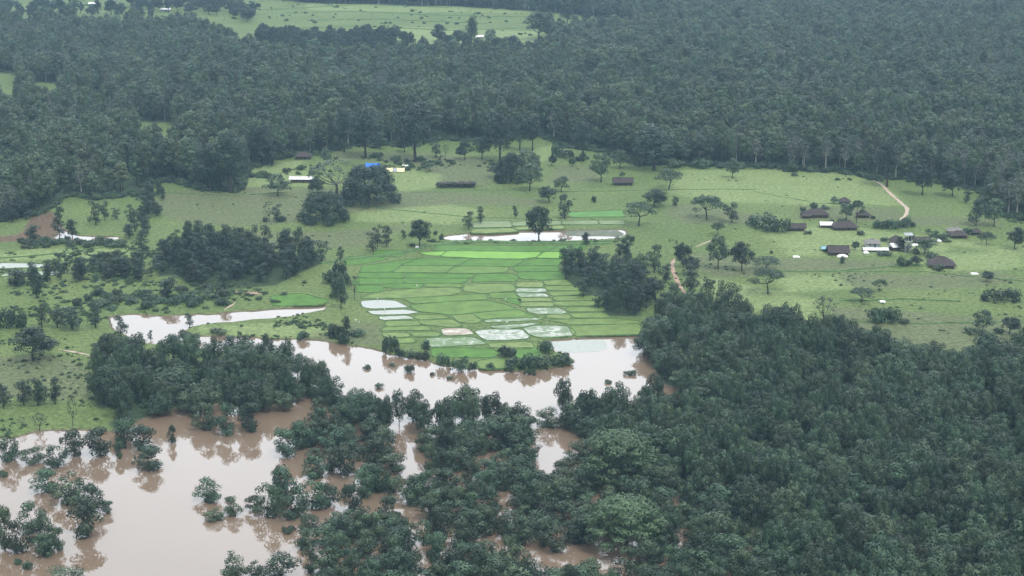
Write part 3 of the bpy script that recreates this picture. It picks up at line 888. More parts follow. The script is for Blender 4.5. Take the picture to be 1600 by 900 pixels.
_cnt = {}
rngp = random.Random(5)
NAME = dict(forest='broadleaf_tree', forestlight='broadleaf_tree', flooded='flooded_tree', tall='tall_forest_tree', tallight='tall_forest_tree', pale='pale_trunked_tree', edge='forest_edge_tree', slender='slender_tree', broad='spreading_tree',
            leafy='leafy_tree', umbrella='umbrella_tree', mango='mango_tree', sparse='thin_crowned_tree', bush='bush', lightbush='bush', giant='giant_rain_tree')
def plant(kind, x, y, w, h, label, group=None, z=None, var=None, cat=None):
    """One tree as a thing: an Empty with a trunk and a crown."""
    vs = TYPES[kind]
    v = vs[rngp.randrange(len(vs)) if var is None else var]
    if z is None: z = hz(x, y)
    o = empty(NAME[kind], (x, y, z - (.15 if kind not in ('flooded',) else .05)), rngp.uniform(0, 6.283))
    o.scale = (w / v[2], w / v[2], h / v[3])
    tag(o, label, cat or ('bush' if 'bush' in kind else 'tree'), group)
    for nm, me in (("trunk", v[1]), ("crown", v[0])):
        c = bpy.data.objects.new(nm, me); COL.objects.link(c); c.parent = o
    return o
placed = []
def T(px, py, wpx, hpx, kind, label, group=None, var=None):
    """A tree whose foot, width and height were read off the photograph."""
    x, y, s = ground(px, py)
    z = hz(x, y)
    if z < WZ: z = WZ; x, y, s = ground(px, py, WZ)
    placed.append((x, y, wpx / s / 2))
    return plant(kind, x, y, wpx / s * 1.12, hpx / s / .965 * 1.03, label, group, z=z)

# ---- trees that stand by themselves: foot x, foot y, width, height in the photograph, kind, what sets each apart
LONE = [
 (1002,432,22,34,'slender',"narrow dark tree at the right side of the paddy clump, on the grass"), (1010,478,26,34,'broad',"low round tree between the paddy clump's foot and the forest tip"), (1038,498,28,40,'slender',"dark tree at the forest tip left of the red path's end"), (1066,500,26,38,'broad',"rounded tree at the forest tip below the red path's end"), (1092,490,22,34,'slender',"slim tree at the forest tip left of the two joined tall trees"),
 (52,564,60,50,'broad',"large round dark tree alone on the lower left meadow"),
 (58,467,19,50,'slender',"narrow dark tree rising alone left of the scrubby middle meadow"),
 (53,378,22,26,'slender',"short dark tree on the near bank of the small brown pond at the left edge"),
 (93,372,19,48,'slender',"tallest dark tree standing at the small brown pond at the left edge"),
 (113,371,18,28,'slender',"lower dark tree just right of the tallest pond tree at the left edge"),
 (150,352,20,38,'slender',"dark slim tree in the grass up and right of the small brown pond"),
 (164,345,13,30,'slender',"thinnest tree between two trees right of the small left pond"),
 (181,342,14,17,'slender',"smallest dark tree in the grass right of the small left pond"),
 (211,362,19,34,'slender',"dark leaning tree on the left meadow, middle of a staggered row of three"),
 (227,340,22,33,'slender',"dark tree topmost in the staggered row of three on the left meadow"),
 (222,392,25,33,'slender',"dark wide tree lowest in the staggered row of three on the left meadow"),
 (157,414,20,21,'broad',"small rounded dark tree alone above the line of scrub at left"),
 (77,428,12,22,'slender',"small slim tree beside the pale flooded strips at the left edge"),
 (27,446,32,26,'slender',"low dark tree in front of the pale flooded strips at the left edge"),
 (190,430,24,28,'slender',"dark tree in the scrub line just left of the big dark clump, above the grass"),
 (128,436,28,34,'slender',"tall dark tree in the middle of the scrub line at left"),
 (101,426,10,16,'slender',"tiny dark tree between two larger ones in the scrub line at left"),
 (218,437,26,32,'slender',"dark tree at the right end of the scrub line, touching the big dark clump"),
 (263,466,30,34,'slender',"dark tree standing forward below the big dark clump of the left meadow"),
 (66,512,20,35,'slender',"slim tree right of the dark clump at the left edge, above the lone round tree"),
 (90,512,24,30,'slender',"low dark tree left in the row above the lone round tree"),
 (113,514,30,34,'slender',"broad dark tree in the middle of the row above the lone round tree"),
 (150,512,22,40,'slender',"tallest tree in the row above the lone round tree"),
 (190,527,20,34,'slender',"dark tree on the near bank where the river bend begins at left"),
 (235,532,8,16,'slender',"tiny bare-stemmed tree standing in the pale river bend at left"),
 (221,531,7,12,'slender',"smallest shrub-like tree at the near edge of the left river bend"),
 (296,509,13,22,'slender',"small dark tree alone on the tip of the grassy spit between two arms of water"),
 (287,533,20,18,'leafy',"loose light tree at the water just below the tip of the grassy spit"),
 (360,556,26,32,'slender',"dark tree on the near bank across the water from the grassy spit"),
 (166,585,30,34,'broad',"dark tree at the upper left corner of the left riverside wood"),
 (155,562,26,28,'slender',"dark tree just outside the upper left corner of the left riverside wood"),
 (38,633,24,40,'slender',"first of three dark trees below the lone round tree, at the left edge"),
 (60,633,26,42,'slender',"second of three dark trees below the lone round tree"),
 (86,632,22,40,'slender',"third of three dark trees below the lone round tree"),
 (6,634,24,36,'slender',"dark tree cut by the left edge below the lone round tree"),
 (114,666,14,50,'sparse',"tall thin sparse tree on the green strip above the flooded field"),
 (62,674,18,30,'sparse',"leafless twisted tree on the green strip above the flooded field"),
 (34,668,11,18,'sparse',"little bare tree left on the green strip above the flooded field"),
 (434,306,33,33,'leafy',"round bushy tree in front of the long shed with the white roof"),
 (508,346,68,45,'mango',"huge dark dome of a tree, the lower and darker of two on the meadow"),
 (577,317,78,56,'mango',"huge rounded tree just below the blue tarpaulin, larger of two domes"),
 (526,303,74,52,'sparse',"grey-green spreading tree with open branches between shed and domed tree"),
 (496,305,24,28,'broad',"small dense dark tree under the left side of the grey spreading tree"),
 (421,347,16,32,'sparse',"left one of a pair of twisted trees on the brown meadow"),
 (433,346,17,26,'slender',"right one of a pair of twisted trees on the brown meadow"),
 (441,391,13,20,'slender',"small tree alone above the big dark clump on the left meadow"),
 (532,407,12,22,'slender',"small narrow tree alone right of the big dark clump, above the paddies"),
 (583,393,20,30,'slender',"lower left of three dark trees above the paddies' upper left corner"),
 (590,386,14,34,'slender',"middle one of three dark trees above the paddies' upper left corner"),
 (604,385,20,32,'slender',"right one of three dark trees above the paddies' upper left corner"),
 (631,373,9,14,'slender',"tiny tree between the three dark trees and the pond's left end"),
 (656,387,32,42,'broad',"dark rounded tree at the upper left edge of the bright paddies"),
 (732,359,16,28,'slender',"dark small tree left of the yellow plots above the pond"),
 (751,349,14,26,'slender',"dark slim tree behind the yellow plots above the pond"),
 (805,341,8,20,'slender',"very narrow little tree above the yellow plots behind the pond"),
 (842,378,38,52,'broad',"tall dark tree standing on the bank in front of the middle of the pond"),
 (882,342,22,38,'slender',"dark full tree behind the right half of the yellow plots"),
 (916,383,11,20,'slender',"small narrow tree at the near bank of the pond's right half"),
 (998,353,44,36,'umbrella',"flat-crowned leaning tree at the right end of the yellow plots"),
 (1022,322,36,26,'broad',"low dark round tree behind the leaning flat-crowned one"),
 (1055,322,11,15,'slender',"tiny dark tree right of the low round tree on the meadow"),
 (1104,343,48,36,'umbrella',"wide umbrella-shaped tree alone on the meadow left of the village"),
 (1143,348,22,32,'slender',"dark upright tree directly right of the wide umbrella-shaped tree"),
 (1122,368,22,21,'umbrella',"small flat-topped tree below the wide umbrella-shaped tree"),
 (1122,420,30,50,'leafy',"tall loose tree on the meadow, left of a pair above the right forest"),
 (1159,423,32,43,'broad',"dense dark tree on the meadow, right of a pair above the right forest"),
 (1197,421,38,20,'umbrella',"thin upper crown of two flat trees right of the dense dark meadow tree"),
 (1200,459,48,38,'umbrella',"lower larger flat-crowned tree on the meadow above the right forest"),
 (1022,426,25,42,'slender',"dark tree right of the paddy clump, alone behind the red muddy path"),
 (1040,441,20,28,'slender',"smaller dark tree just left of the red muddy path"),
 (1068,418,24,38,'broad',"dark tree at the top end of the red muddy path"),
 (1078,432,24,30,'broad',"second dark tree down along the red muddy path"),
 (1080,462,32,46,'slender',"tall dark tree at the lower end of the red muddy path"),
 (1104,479,24,44,'slender',"dark tree between the red path and the right forest's tip"),
 (1130,488,24,48,'slender',"left of two tall trees joined above the right forest's tip"),
 (1147,494,24,50,'slender',"right of two tall trees joined above the right forest's tip"),
 (1024,472,36,38,'broad',"round dark tree between paddy clump and right forest"),
 (1052,476,22,34,'slender',"narrow dark tree left of the lower end of the red path"),
 (1286,509,32,46,'sparse',"pale thin-leaved tree standing out above the right forest's edge"),
 (1346,473,36,22,'umbrella',"small flat umbrella tree on the meadow below the village"),
 (1374,456,21,20,'umbrella',"smallest pale flat tree on the meadow below the village"),
 (1541,440,18,16,'broad',"little rounded tree right of the big brown house"),
 (1585,389,26,33,'broad',"dense dark tree at the right edge of the meadow"),
 (1541,383,24,20,'umbrella',"light green small tree beside the easternmost huts"),
 (1525,353,22,42,'slender',"narrow dark tree left of a pair at the upper right meadow edge"),
 (1553,354,30,42,'leafy',"leafy lighter tree right of a pair at the upper right meadow edge"),
 (1535,520,28,34,'leafy',"leaning tree over shrubs on the lower right meadow"),
 (1577,522,26,26,'broad',"rounded dark tree on the lower right meadow near the picture's edge"),
 (1441,305,32,46,'broad',"dense tree right of the curving track's top, first of two"),
 (1488,307,32,38,'broad',"dense rounded tree right of the curving track's top, second of two"),
 (1386,292,38,70,'edge',"very tall dark tree at the top end of the curving track"),
 (1510,318,12,22,'slender',"slim little tree below the right forest edge"),
 (1338,349,22,35,'umbrella',"tall tree in front of the upper village houses"),
 (1322,343,20,25,'leafy',"bushy light tree beside the tall village tree"),
 (1271,331,11,14,'broad',"small round tree right behind the first brown village house"),
 (1303,318,13,11,'leafy',"little tree left of the topmost village house"),
 (1445,397,30,25,'leafy',"large round bushy tree right of the village water tower"),
 (1407,392,14,22,'broad',"dark little tree left of the village water tower"),
 (1450,366,9,9,'leafy',"smallest tree behind the dark roof right of the water tower"),
 (1460,376,16,16,'leafy',"light small tree between the dark roof and the eastern huts"),
 (1316,412,9,12,'slender',"tiny dark tree on the brown field below the village"),
 (1432,414,16,14,'broad',"round dark tree left of the big brown house"),
 (1336,391,12,14,'broad',"small dark tree between the brown barn and the white-walled house"),
 (672,268,22,14,'umbrella',"small flat dark tree between the tents and the vine-covered shed"),
 (775,277,26,22,'broad',"low dark tree at the left end of the big thicket on the meadow"),
 (798,284,42,42,'mango',"large dense dark tree in the middle of the thicket"),
 (828,298,36,40,'leafy',"light green tree in front of the thicket's right side"),
 (822,266,34,30,'leafy',"pale leafy tree behind the thicket's right side"),
 (836,275,20,24,'leafy',"smaller pale tree at the right end of the thicket"),
 (877,300,22,24,'leafy',"small forked tree right of the thicket"),
 (858,316,28,24,'broad',"dark small tree below the thicket, lower of two"),
 (939,284,28,42,'leafy',"tall leafy tree left of the brown farmhouse"),
 (972,277,8,9,'leafy',"tiny tree right behind the brown farmhouse"),
 (1045,296,40,32,'umbrella',"broad umbrella tree right of the brown farmhouse"),
 (894,260,11,12,'broad',"little round bush-like tree at the meadow's top"),
 (862,259,13,16,'broad',"small dark tree left of the little round one at the meadow's top"),
 (1144,279,22,30,'leafy',"single pale bushy tree on the bright meadow before the right forest"),
 (726,250,22,28,'broad',"small round tree in the row under the forest edge, left of the tall pair"),
 (753,249,26,34,'broad',"dark middle-sized tree in the row under the forest edge"),
 (781,252,38,72,'edge',"very tall dark tree with its foot on the meadow, above the thicket"),
 (649,253,54,88,'edge',"the tallest tree with a forked trunk at the top of the meadow"),
 (571,247,44,74,'edge',"tall dark tree directly above the blue tarpaulin"),
 (681,247,18,30,'slender',"small dark tree right of the tallest forked tree"),
 (696,246,10,20,'sparse',"thin pale young tree right of the tallest forked tree"),
 (538,238,28,66,'edge',"tall slim tree at the forest edge left of the one above the tarpaulin"),
 (594,234,18,30,'leafy',"small round tree at the forest edge right of the tall one above the tarpaulin"),
 (632,238,20,24,'broad',"low tree half behind the tallest forked tree"),
 (911,252,34,60,'edge',"tall dark tree at the forest edge above the leafy farmhouse tree"),
 (947,233,22,30,'leafy',"small leafy tree with a thin trunk at the forest edge"),
 (1022,266,56,66,'edge',"broad tall dark tree at the forest edge right of the farmhouse"),
 (969,263,26,28,'leafy',"middle-sized light tree at the forest edge behind the farmhouse"),
 (425,259,36,42,'broad',"dark tree in front of the forest edge above the long shed"),
 (410,256,34,58,'edge',"tall dark tree left of the tree above the long shed"),
 (360,301,46,92,'edge',"tall drooping tree at the lower right corner of the left forest"),
 (328,298,40,70,'edge',"tall dark tree second from the lower right corner of the left forest"),
 (832,236,28,52,'edge',"tall dark tree at the forest edge right of the very tall meadow tree"),
 (812,236,26,56,'edge',"tall tree squeezed behind the very tall meadow tree"),
 (686,67,20,26,'broad',"round dark tree on the far bright fields"),
 (737,76,17,46,'edge',"tallest narrow tree standing out on the far bright fields"),
 (717,74,22,24,'broad',"low round tree left of the tallest narrow tree on the far fields"),
 (573,67,24,26,'mango',"dome-shaped tree in the tree row below the far bright fields"),
 (514,13,12,16,'broad',"single small tree at the top of the far bright fields"),
 (767,79,20,30,'leafy',"tree left of the far house with the orange front"),
 (842,64,44,40,'broad',"wide dark tree right of the far house"),
 (886,44,22,36,'edge',"dark tall tree in the gap between far field and forest"),
 (916,50,15,38,'edge',"narrow tall tree in the gap between far field and forest"),
 (942,50,27,40,'edge',"broad tall tree, right one in the gap between far field and forest"),
 (775,18,12,14,'broad',"tiny far tree in front of the topmost forest strip"),
 (72,26,12,26,'broad',"dark far tree at the top left fields"),
 # standing in the flood
 (12,720,30,48,'flooded',"dense tree in the flood at the left edge below the green strip"),
 (53,723,36,24,'flooded',"low wide tree in the flood, first right of the left-edge tree"),
 (90,728,32,32,'flooded',"ragged tree in the flood, second right of the left-edge tree"),
 (116,713,34,42,'flooded',"dense tall tree in the flood at the end of the green strip"),
 (157,711,42,42,'flooded',"wide dense tree in the flood below the left wood"),
 (187,716,14,26,'flooded',"narrow drowned bush-tree left of the small projecting tree"),
 (234,732,42,35,'flooded',"tree projecting farthest into the open flood below the left wood"),
 (222,702,38,36,'flooded',"tree behind the one projecting farthest into the open flood"),
 (196,694,36,40,'flooded',"leafy tree at the waterline left below the left wood"),
 (269,692,13,28,'flooded',"small upright tree in brown water beneath the left wood"),
 (318,672,34,42,'flooded',"rounded tree at the brown waterline of the left wood, left of two"),
 (355,678,34,48,'flooded',"rounded tree at the brown waterline of the left wood, right of two"),
 (392,674,34,44,'flooded',"dense tree at the right end of the left wood's waterline"),
 (72,767,42,34,'flooded',"upper left tree of the group in the open flood at left"),
 (108,786,46,46,'flooded',"middle tree of the group in the open flood at left"),
 (142,800,40,44,'flooded',"tree behind the front one of the group in the open flood at left"),
 (138,836,50,58,'flooded',"large front tree of the group in the open flood at left"),
 (168,801,20,18,'flooded',"little flat tree at the right side of the group in the open flood"),
 (50,832,36,50,'flooded',"topmost tree of the bottom left drowned thicket"),
 (8,858,30,70,'flooded',"tree of the bottom left drowned thicket cut by the picture's edge"),
 (34,862,36,48,'flooded',"middle tree of the bottom left drowned thicket"),
 (68,852,38,48,'flooded',"upper right tree of the bottom left drowned thicket"),
 (72,868,34,36,'flooded',"front tree of the bottom left drowned thicket"),
 (92,860,24,36,'flooded',"rightmost ragged tree of the bottom left drowned thicket"),
 (100,914,54,28,'flooded',"tree cut by the lower edge below the bottom left thicket"),
 (323,783,38,36,'flooded',"open branching tree alone in the middle of the wide flood"),
 (366,805,27,27,'flooded',"compact small tree right of the open branching one in the flood"),
 (334,812,28,18,'flooded',"low ragged tree in front of the open branching one in the flood"),
 (397,798,24,24,'flooded',"small tree at the left tip of the cluster in the central flood"),
 (367,904,32,42,'flooded',"tree at the lower edge, left one of two before the open flood"),
 (396,904,26,28,'flooded',"tree at the lower edge, right one of two before the open flood"),
 (440,906,54,38,'flooded',"wide tree at the lower edge right of the open flood"),
 (478,858,28,30,'flooded',"solitary round tree right of the open flood, above the lower edge"),
 (418,808,40,52,'flooded',"left front tree of the cluster in the central flood"),
 (448,784,46,52,'flooded',"tallest tree of the cluster in the central flood"),
 (456,808,42,46,'flooded',"central front tree of the cluster in the central flood"),
 (488,796,42,44,'flooded',"right middle tree of the cluster in the central flood"),
 (514,790,32,34,'flooded',"right end tree of the cluster in the central flood"),
 (482,827,34,24,'flooded',"low tree in front of the cluster in the central flood"),
 (440,762,30,36,'flooded',"rear tree of the cluster in the central flood"),
 (495,745,36,34,'flooded',"rear right tree between two sheets of water in the central flood"),
 (540,742,44,46,'flooded',"bushy lighter tree in brown water right of the central open patches"),
 (492,722,28,22,'flooded',"low shrubby tree in brown water above the central cluster"),
 (448,712,40,42,'flooded',"wide tree at the left end of the central drowned wood"),
 (470,702,34,44,'flooded',"second tree from the left end of the central drowned wood"),
 (968,758,98,84,'giant',"giant light green flat-crowned tree in the drowned wood, upper of two"),
 (978,862,100,86,'giant',"giant dark green wide-crowned tree in the drowned wood, lower of two"),
]
for r_ in LONE:
    T(*r_)

BUSHES = [
 (20,513,20,30,'bush',"dark shrub cut at the left edge above the lone round tree"), (-2,512,26,30,'bush',"large dark bush cut by the left edge above the lone round tree"), (36,512,20,26,'bush',"dark bush right end of the left-edge clump"),
 (441,346,16,8,'bush',"low dark bush right of the twisted pair of trees"), (414,347,9,9,'bush',"tiny bush at the foot of the twisted pair of trees"),
 (520,443,26,22,'bush',"dark bush on the bank between left clump and paddies, left of three"), (532,434,22,26,'bush',"dark tall bush on the bank between left clump and paddies, upper of three"), (538,447,18,22,'bush',"dark bush on the bank between left clump and paddies, right of three"),
 (533,483,18,50,'slender',"tall dark narrow tree at the paddies' left edge"), (554,469,16,38,'sparse',"thin open tree at the paddies' left edge"), (526,465,22,30,'bush',"dark bush behind the tall narrow tree at the paddies' left edge"),
 (524,528,20,22,'bush',"dark bush on the river bank left of the paddies, left of three"), (541,530,14,36,'slender',"upright shrub on the river bank left of the paddies"), (536,536,18,16,'bush',"low bush at the water left of the paddies"), (556,524,26,10,'bush',"flat bush left below the flooded white plots"),
 (609,550,22,28,'bush',"round dark bush at the lower left corner of the paddies"), (624,558,15,15,'bush',"small dark bush right of the round one at the paddies' lower left corner"), (644,560,20,13,'bush',"flat bush on the paddies' lower bank, first of two"), (662,562,18,14,'bush',"flat bush on the paddies' lower bank, second of two"),
 (666,546,13,15,'bush',"small dark bush in the lowest green plot"), (693,570,18,20,'bush',"dark bush on the lower bank with a thin top"), (720,579,24,22,'bush',"larger dark bush at the waterline of the lower bank"), (738,579,13,14,'bush',"small round bush right of the larger waterline bush"),
 (641,582,16,13,'bush',"lone bush standing in the river below the paddies"), (766,577,14,10,'bush',"tiny bush at the waterline of the lower bank"),
 (792,558,26,18,'bush',"dark bush in the green corner plot, left of the bank thicket"), (800,576,30,16,'bush',"wide low bush at the waterline, left in the bank thicket"), (826,576,26,24,'bush',"tallest dark bush at the waterline in the bank thicket"), (848,573,28,18,'bush',"wide dark bush at the waterline right in the bank thicket"),
 (873,569,28,16,'bush',"bush near the tip of the bank thicket"), (853,551,24,20,'bush',"upper bush of the bank thicket beside the drowned field"), (888,570,16,8,'lightbush',"light reedy bush at the very tip of the bank thicket"), (829,585,16,8,'bush',"low bush in the river before the bank thicket"),
 (1365,504,22,22,'bush',"left one of three dark bushes on the right meadow"), (1380,504,22,25,'bush',"middle one of three dark bushes on the right meadow"), (1394,504,24,24,'bush',"right one of three dark bushes on the right meadow"), (1414,505,16,8,'bush',"flat small bush at the end of three dark bushes"),
 (1552,470,32,20,'bush',"wide dark bush at the right meadow's edge, left of two"), (1582,470,26,18,'bush',"wide dark bush at the right meadow's edge, right of two"),
 (1518,521,24,10,'bush',"low shrub at the foot of the leaning tree on the lower right meadow"), (1560,521,14,10,'bush',"low shrub left of the rounded tree on the lower right meadow"),
 (1198,358,42,26,'lightbush',"big light bush left of the village's brown hut"), (1222,363,22,22,'bush',"dark bush touching the village's brown hut"), (1176,352,22,14,'bush',"low bush left of the big light bush by the village"),
 (1372,357,16,13,'bush',"first bush of the village hedge"), (1385,357,16,14,'bush',"second bush of the village hedge"), (1400,357,18,14,'bush',"third bush of the village hedge"), (1416,355,16,16,'bush',"fourth bush of the village hedge"), (1426,354,10,8,'bush',"last small bush of the village hedge"), (1364,342,7,6,'bush',"tiny dark bush beside the upper village field"),
 (1407,415,16,16,'lightbush',"light bush below the water tower"), (1420,415,14,10,'bush',"low dark bush below the water tower"), (1469,422,20,10,'bush',"low bush in front of the big brown house"), (1416,393,14,12,'bush',"dark bush at the foot of the water tower"), (1430,397,12,10,'bush',"small bush left under the large round bushy village tree"), (1377,399,16,6,'bush',"flat dark bush in front of the white-roofed sheds"),
 (1540,470,10,6,'bush',"smallest bush left of the wide dark bushes at the meadow's edge"), (1316,349,14,8,'bush',"low bush between the two brown village roofs"), (1474,376,18,12,'bush',"dark bush left of the easternmost huts"), (1512,366,22,10,'bush',"low dark bush among the easternmost huts"),
 (1205,396,5,5,'bush',"tiny dot of a bush on the meadow left of the village"), (914,373,9,7,'bush',"low shrub in the pond's reedy end"), (928,316,8,10,'bush',"thin shrub on the meadow right of the thicket"), (988,378,9,10,'bush',"small bush right of the pond's end"), (690,374,7,9,'bush',"tiny bush at the pond's left end"), (681,366,7,6,'bush',"tiny bush above the pond's left end"),
 (654,222,20,12,'lightbush',"light bush in the forest edge shade behind the tallest tree"), (618,256,8,5,'bush',"tiny low bush left of the cream tents"), (449,247,16,14,'lightbush',"light bush left of the brown house at the forest edge"), (510,246,16,16,'lightbush',"light bush right of the brown house at the forest edge"),
 (885,246,20,14,'bush',"dark shrub at the meadow's top, left of the forest edge tree"), (868,246,16,22,'bush',"tall dark shrub at the meadow's top"), (1055,262,24,12,'lightbush',"light bush under the broad forest edge tree"), (1004,258,22,12,'lightbush',"light bush left of the broad forest edge tree"), (1094,262,26,14,'bush',"bush at the forest edge above the umbrella tree"), (1340,268,22,13,'lightbush',"light bush in the forest edge above the bright meadow"), (1362,274,22,14,'lightbush',"light bush left of the very tall tree at the track"), (1238,268,20,18,'bush',"round dark bush at the forest edge above the bright meadow"),
 (358,782,13,7,'bush',"tiny bush above the compact tree in the wide flood"), (42,889,15,13,'bush',"small round bush in the flood at the bottom left"), (28,881,12,9,'bush',"smallest bush in the flood at the bottom left"), (5,744,14,9,'bush',"small bush in the flood at the left edge"), (452,831,20,10,'bush',"low bush in brown water below the central cluster"), (190,701,14,8,'bush',"low bush at the waterline of the left wood"),
 (166,578,16,14,'bush',"bush on the open grass beside the left wood"), (340,520,26,8,'bush',"flat bush on the grassy spit"), (300,531,26,10,'bush',"bush on the near bank under the spit's tip"),
 (1300,349,10,7,'lightbush',"light little bush between the two upper brown village houses"), (1262,366,12,6,'lightbush',"low light bush in front of the village's left hut"), (1345,367,12,7,'bush',"low bush right of the longest brown village house"), (1382,377,10,7,'lightbush',"little light bush behind the white-sheet shed"),
 (1386,399,14,6,'lightbush',"low light bush below the hut with the white roof sheet"), (1455,402,20,9,'lightbush',"wide light bush left behind the big brown house"), (1480,378,12,7,'lightbush',"small light bush before the easternmost group of huts"), (1540,371,14,8,'bush',"dark bush at the east end of the huts"), (1424,372,8,8,'bush',"dark little bush close behind the water tower"), (1255,331,9,8,'lightbush',"tiny light bush at the upper left of the village"), (1290,327,12,7,'lightbush',"small light bush behind the upper left village house"),
 (573,576,12,6,'bush',"scrap of drowned shrub in the middle of the river"), (702,592,11,5,'bush',"low drowned shrub right of the lone river bush"), (676,586,8,5,'bush',"tiny drowned shrub just right of the lone river bush"), (612,572,10,5,'bush',"drowned shrub near the river's upper bank below the paddies"), (985,585,18,7,'bush',"flat drowned shrub in the river before the right forest"), (950,598,12,5,'bush',"tiny drowned shrub in the broad river end near the right forest"),
 (592,606,14,7,'bush',"floating scrap of shrub in the river, left of centre"),
]
for r_ in BUSHES:
    T(*r_)
PL = np.array(placed)

def free(P, factor=.75):
    """True where no lone tree already stands."""
    d2 = ((P[:, None, :] - PL[None, :, :2]) ** 2).sum(2)
    return (d2 > (PL[None, :, 2] * factor + 1.2) ** 2).all(1)

def project(x, y, z=0.0):
    dy, dz = y, z - CAM_H
    dep = dy * CP - dz * SP; up = dy * SP + dz * CP
    return 800 + FPX * x / dep, 450 - FPX * up / dep, FPX / dep

# ---- the small dark clumps of the meadows
for key, lab, grp, sp, wpx in (('left', "dark tree in the big dense clump on the left meadow", "trees of the big clump on the left meadow", 5.9, 6.2),
                          ('paddy', "dark tree in the dense clump at the right edge of the paddies", "trees of the clump right of the paddies", 6.2, 6.0)):
    P = scatter(W[key], sp, 11)
    P = P[free(P, .5)]
    P = P[fbm(P[:, 0], P[:, 1], 9, 33) > (.43 if key == 'left' else .45)]
    Z = terrain(P)
    for (x, y), z in zip(P, Z):
        w = wpx * rngp.uniform(.75, 1.2)
        plant('slender', x, y, w, rngp.uniform(5.5, 14.5), lab, grp, z=z)
SCRUB = [  # irregular dark scrub lines: polygon, count spacing, label, group
 ([(10,440),(60,428),(120,420),(250,405),(262,420),(240,436),(120,446),(30,450)], 7.5, 'slender', 4.6, 6.5, "dark scrubby tree in the line of scrub on the left meadow", "trees of the scrub line on the left meadow"),
 ([(90,470),(160,460),(250,455),(340,450),(370,462),(340,480),(200,482),(110,488)], 7.0, 'bush', 5.0, 2.6, "low dark bush in the rough grass above the left river bend", "bushes in the rough grass above the river bend"),
 ([(30,378),(120,374),(200,380),(205,388),(120,386),(40,390)], 4.5, 'bush', 4.5, 2.4, "low dark bush in the hedge below the small left pond", "bushes of the hedge below the small left pond"),
 ([(250,295),(262,320),(240,345),(228,372),(200,380),(190,372),(222,330),(236,300)], 9, 'slender', 4.6, 8, "dark young tree between the left forest and the small pond", "young trees below the left forest"),
 ([(0,350),(40,345),(60,330),(30,325),(0,330)], 6, 'slender', 6, 8, "dark tree in the group at the left edge above the small pond", "trees at the left edge above the small pond"),
 ([(400,60),(560,66),(620,62),(640,70),(560,76),(410,74)], 10, 'broad', 9, 11, "far dark tree in the row below the far bright fields", "tree row below the far bright fields"),
 ([(1400,586),(1500,560),(1600,556),(1640,560),(1640,590),(1500,596)], 7, 'forest', 8, 9, "dark tree on the fringe of the right forest near the right edge", "trees on the fringe of the right forest"),
 ([(0,40),(60,34),(130,28),(240,36),(240,28),(120,16),(0,20)], 19, 'broad', 10, 12, "far dark tree scattered at the top left fields", "trees of the far top left fields"),
 ([(200,18),(330,30),(400,40),(400,24),(300,4),(200,4)], 19, 'broad', 11, 12, "far dark tree near the white-roofed buildings at the top", "trees near the far white-roofed buildings"),
 ([(420,84),(560,88),(840,92),(850,80),(780,76),(600,72),(420,70)], 16, 'broad', 8, 11, "far tree in the loose row before the front forest, below the far bright fields", "loose tree row in front of the far bright fields"),
 ([(440,520),(520,526),(545,534),(520,540),(470,533)], 8, 'bush', 4, 2.5, "bush on the river bank below the spit", "bushes on the river bank below the spit"),
]
for poly, sp, kind, w, h, lab, grp in SCRUB:
    P = scatter(np.array(gpoly(poly)), sp, 21, jitter=.45)
    P = P[free(P, .6)]; Z = terrain(P)
    for (x, y), z in zip(P, Z):
        if z > WZ + .1 or kind != 'bush':
            plant(kind, x, y, w * rngp.uniform(.7, 1.35), h * rngp.uniform(.7, 1.35), lab, grp, z=max(z, WZ))

# ---- the woods: scatter all their trees, keep the largest in view as things, the rest as one mass
mass = []       # (kind, x, y, z, sx, sz)
def sized(kind, x=0.0, y=0.0):
    g = .72 + .55 * float(fbm(np.array([x]), np.array([y]), 45, 61)[0])     # groves of taller and lower trees
    if kind.startswith('forest'):
        big = rngw.uniform(1.3, 1.75) if rngw.random() < .08 else 1.0
        return 6.9 * rngw.uniform(.6, 1.3) * big, 9.0 * g * rngw.uniform(.62, 1.45) * (1.15 if big > 1 else 1)
    if kind == 'flooded': return 7.0 * rngw.uniform(.6, 1.3), 6.8 * rngw.uniform(.65, 1.35)
    if kind.startswith('tall') and rngw.random() < .07: return 10.5 * rngw.uniform(.85, 1.2), 21 * g * rngw.uniform(.9, 1.15)
    if kind.startswith('tall'): return 6.7 * rngw.uniform(.65, 1.4), 17 * g * rngw.uniform(.68, 1.28)
    if kind == 'pale': return 7.5 * rngw.uniform(.8, 1.25), 17 * rngw.uniform(.85, 1.15)
rngw = random.Random(77)
def in_frame(x, y, h):
    px, py, s = project(x, y, 0); return -20 < px < 1620 and py - h * s < 900 and py > 0

def wood(keys, kind_of, spacing, holes, limit, seed, label_of, group_of):
    cand = []
    for key in keys:
        P = scatter(W[key], spacing, seed, holes)
        P = P[free(P, .62)]
        if key == 'near':
            P = P[fbm(P[:, 0], P[:, 1], 8, 79) > .22]
        if key == 'far':
            thin = fbm(P[:, 0], P[:, 1], 34, 77) < np.where(P[:, 0] < 40, .31, .23)
            P = P[~thin]
        Z = terrain(P)
        for (x, y), z in zip(P, Z):
            k = kind_of(key, x, y, z)
            if k is None: continue
            w, h = sized(k, x, y)
            cand.append((key, k, x, y, max(z, WZ), w, h))
    vis = [c for c in cand if in_frame(c[2], c[3], c[6])]
    vis.sort(key=lambda c: c[3])
    chosen = set(id(c) for c in vis[:limit])
    for c in cand:
        key, k, x, y, z, w, h = c
        if id(c) in chosen:
            plant(k, x, y, w, h, label_of(key, k), group_of(key, k), z=z)
        else:
            mass.append((k, x, y, z, w, h))
    return len(cand), len(vis)

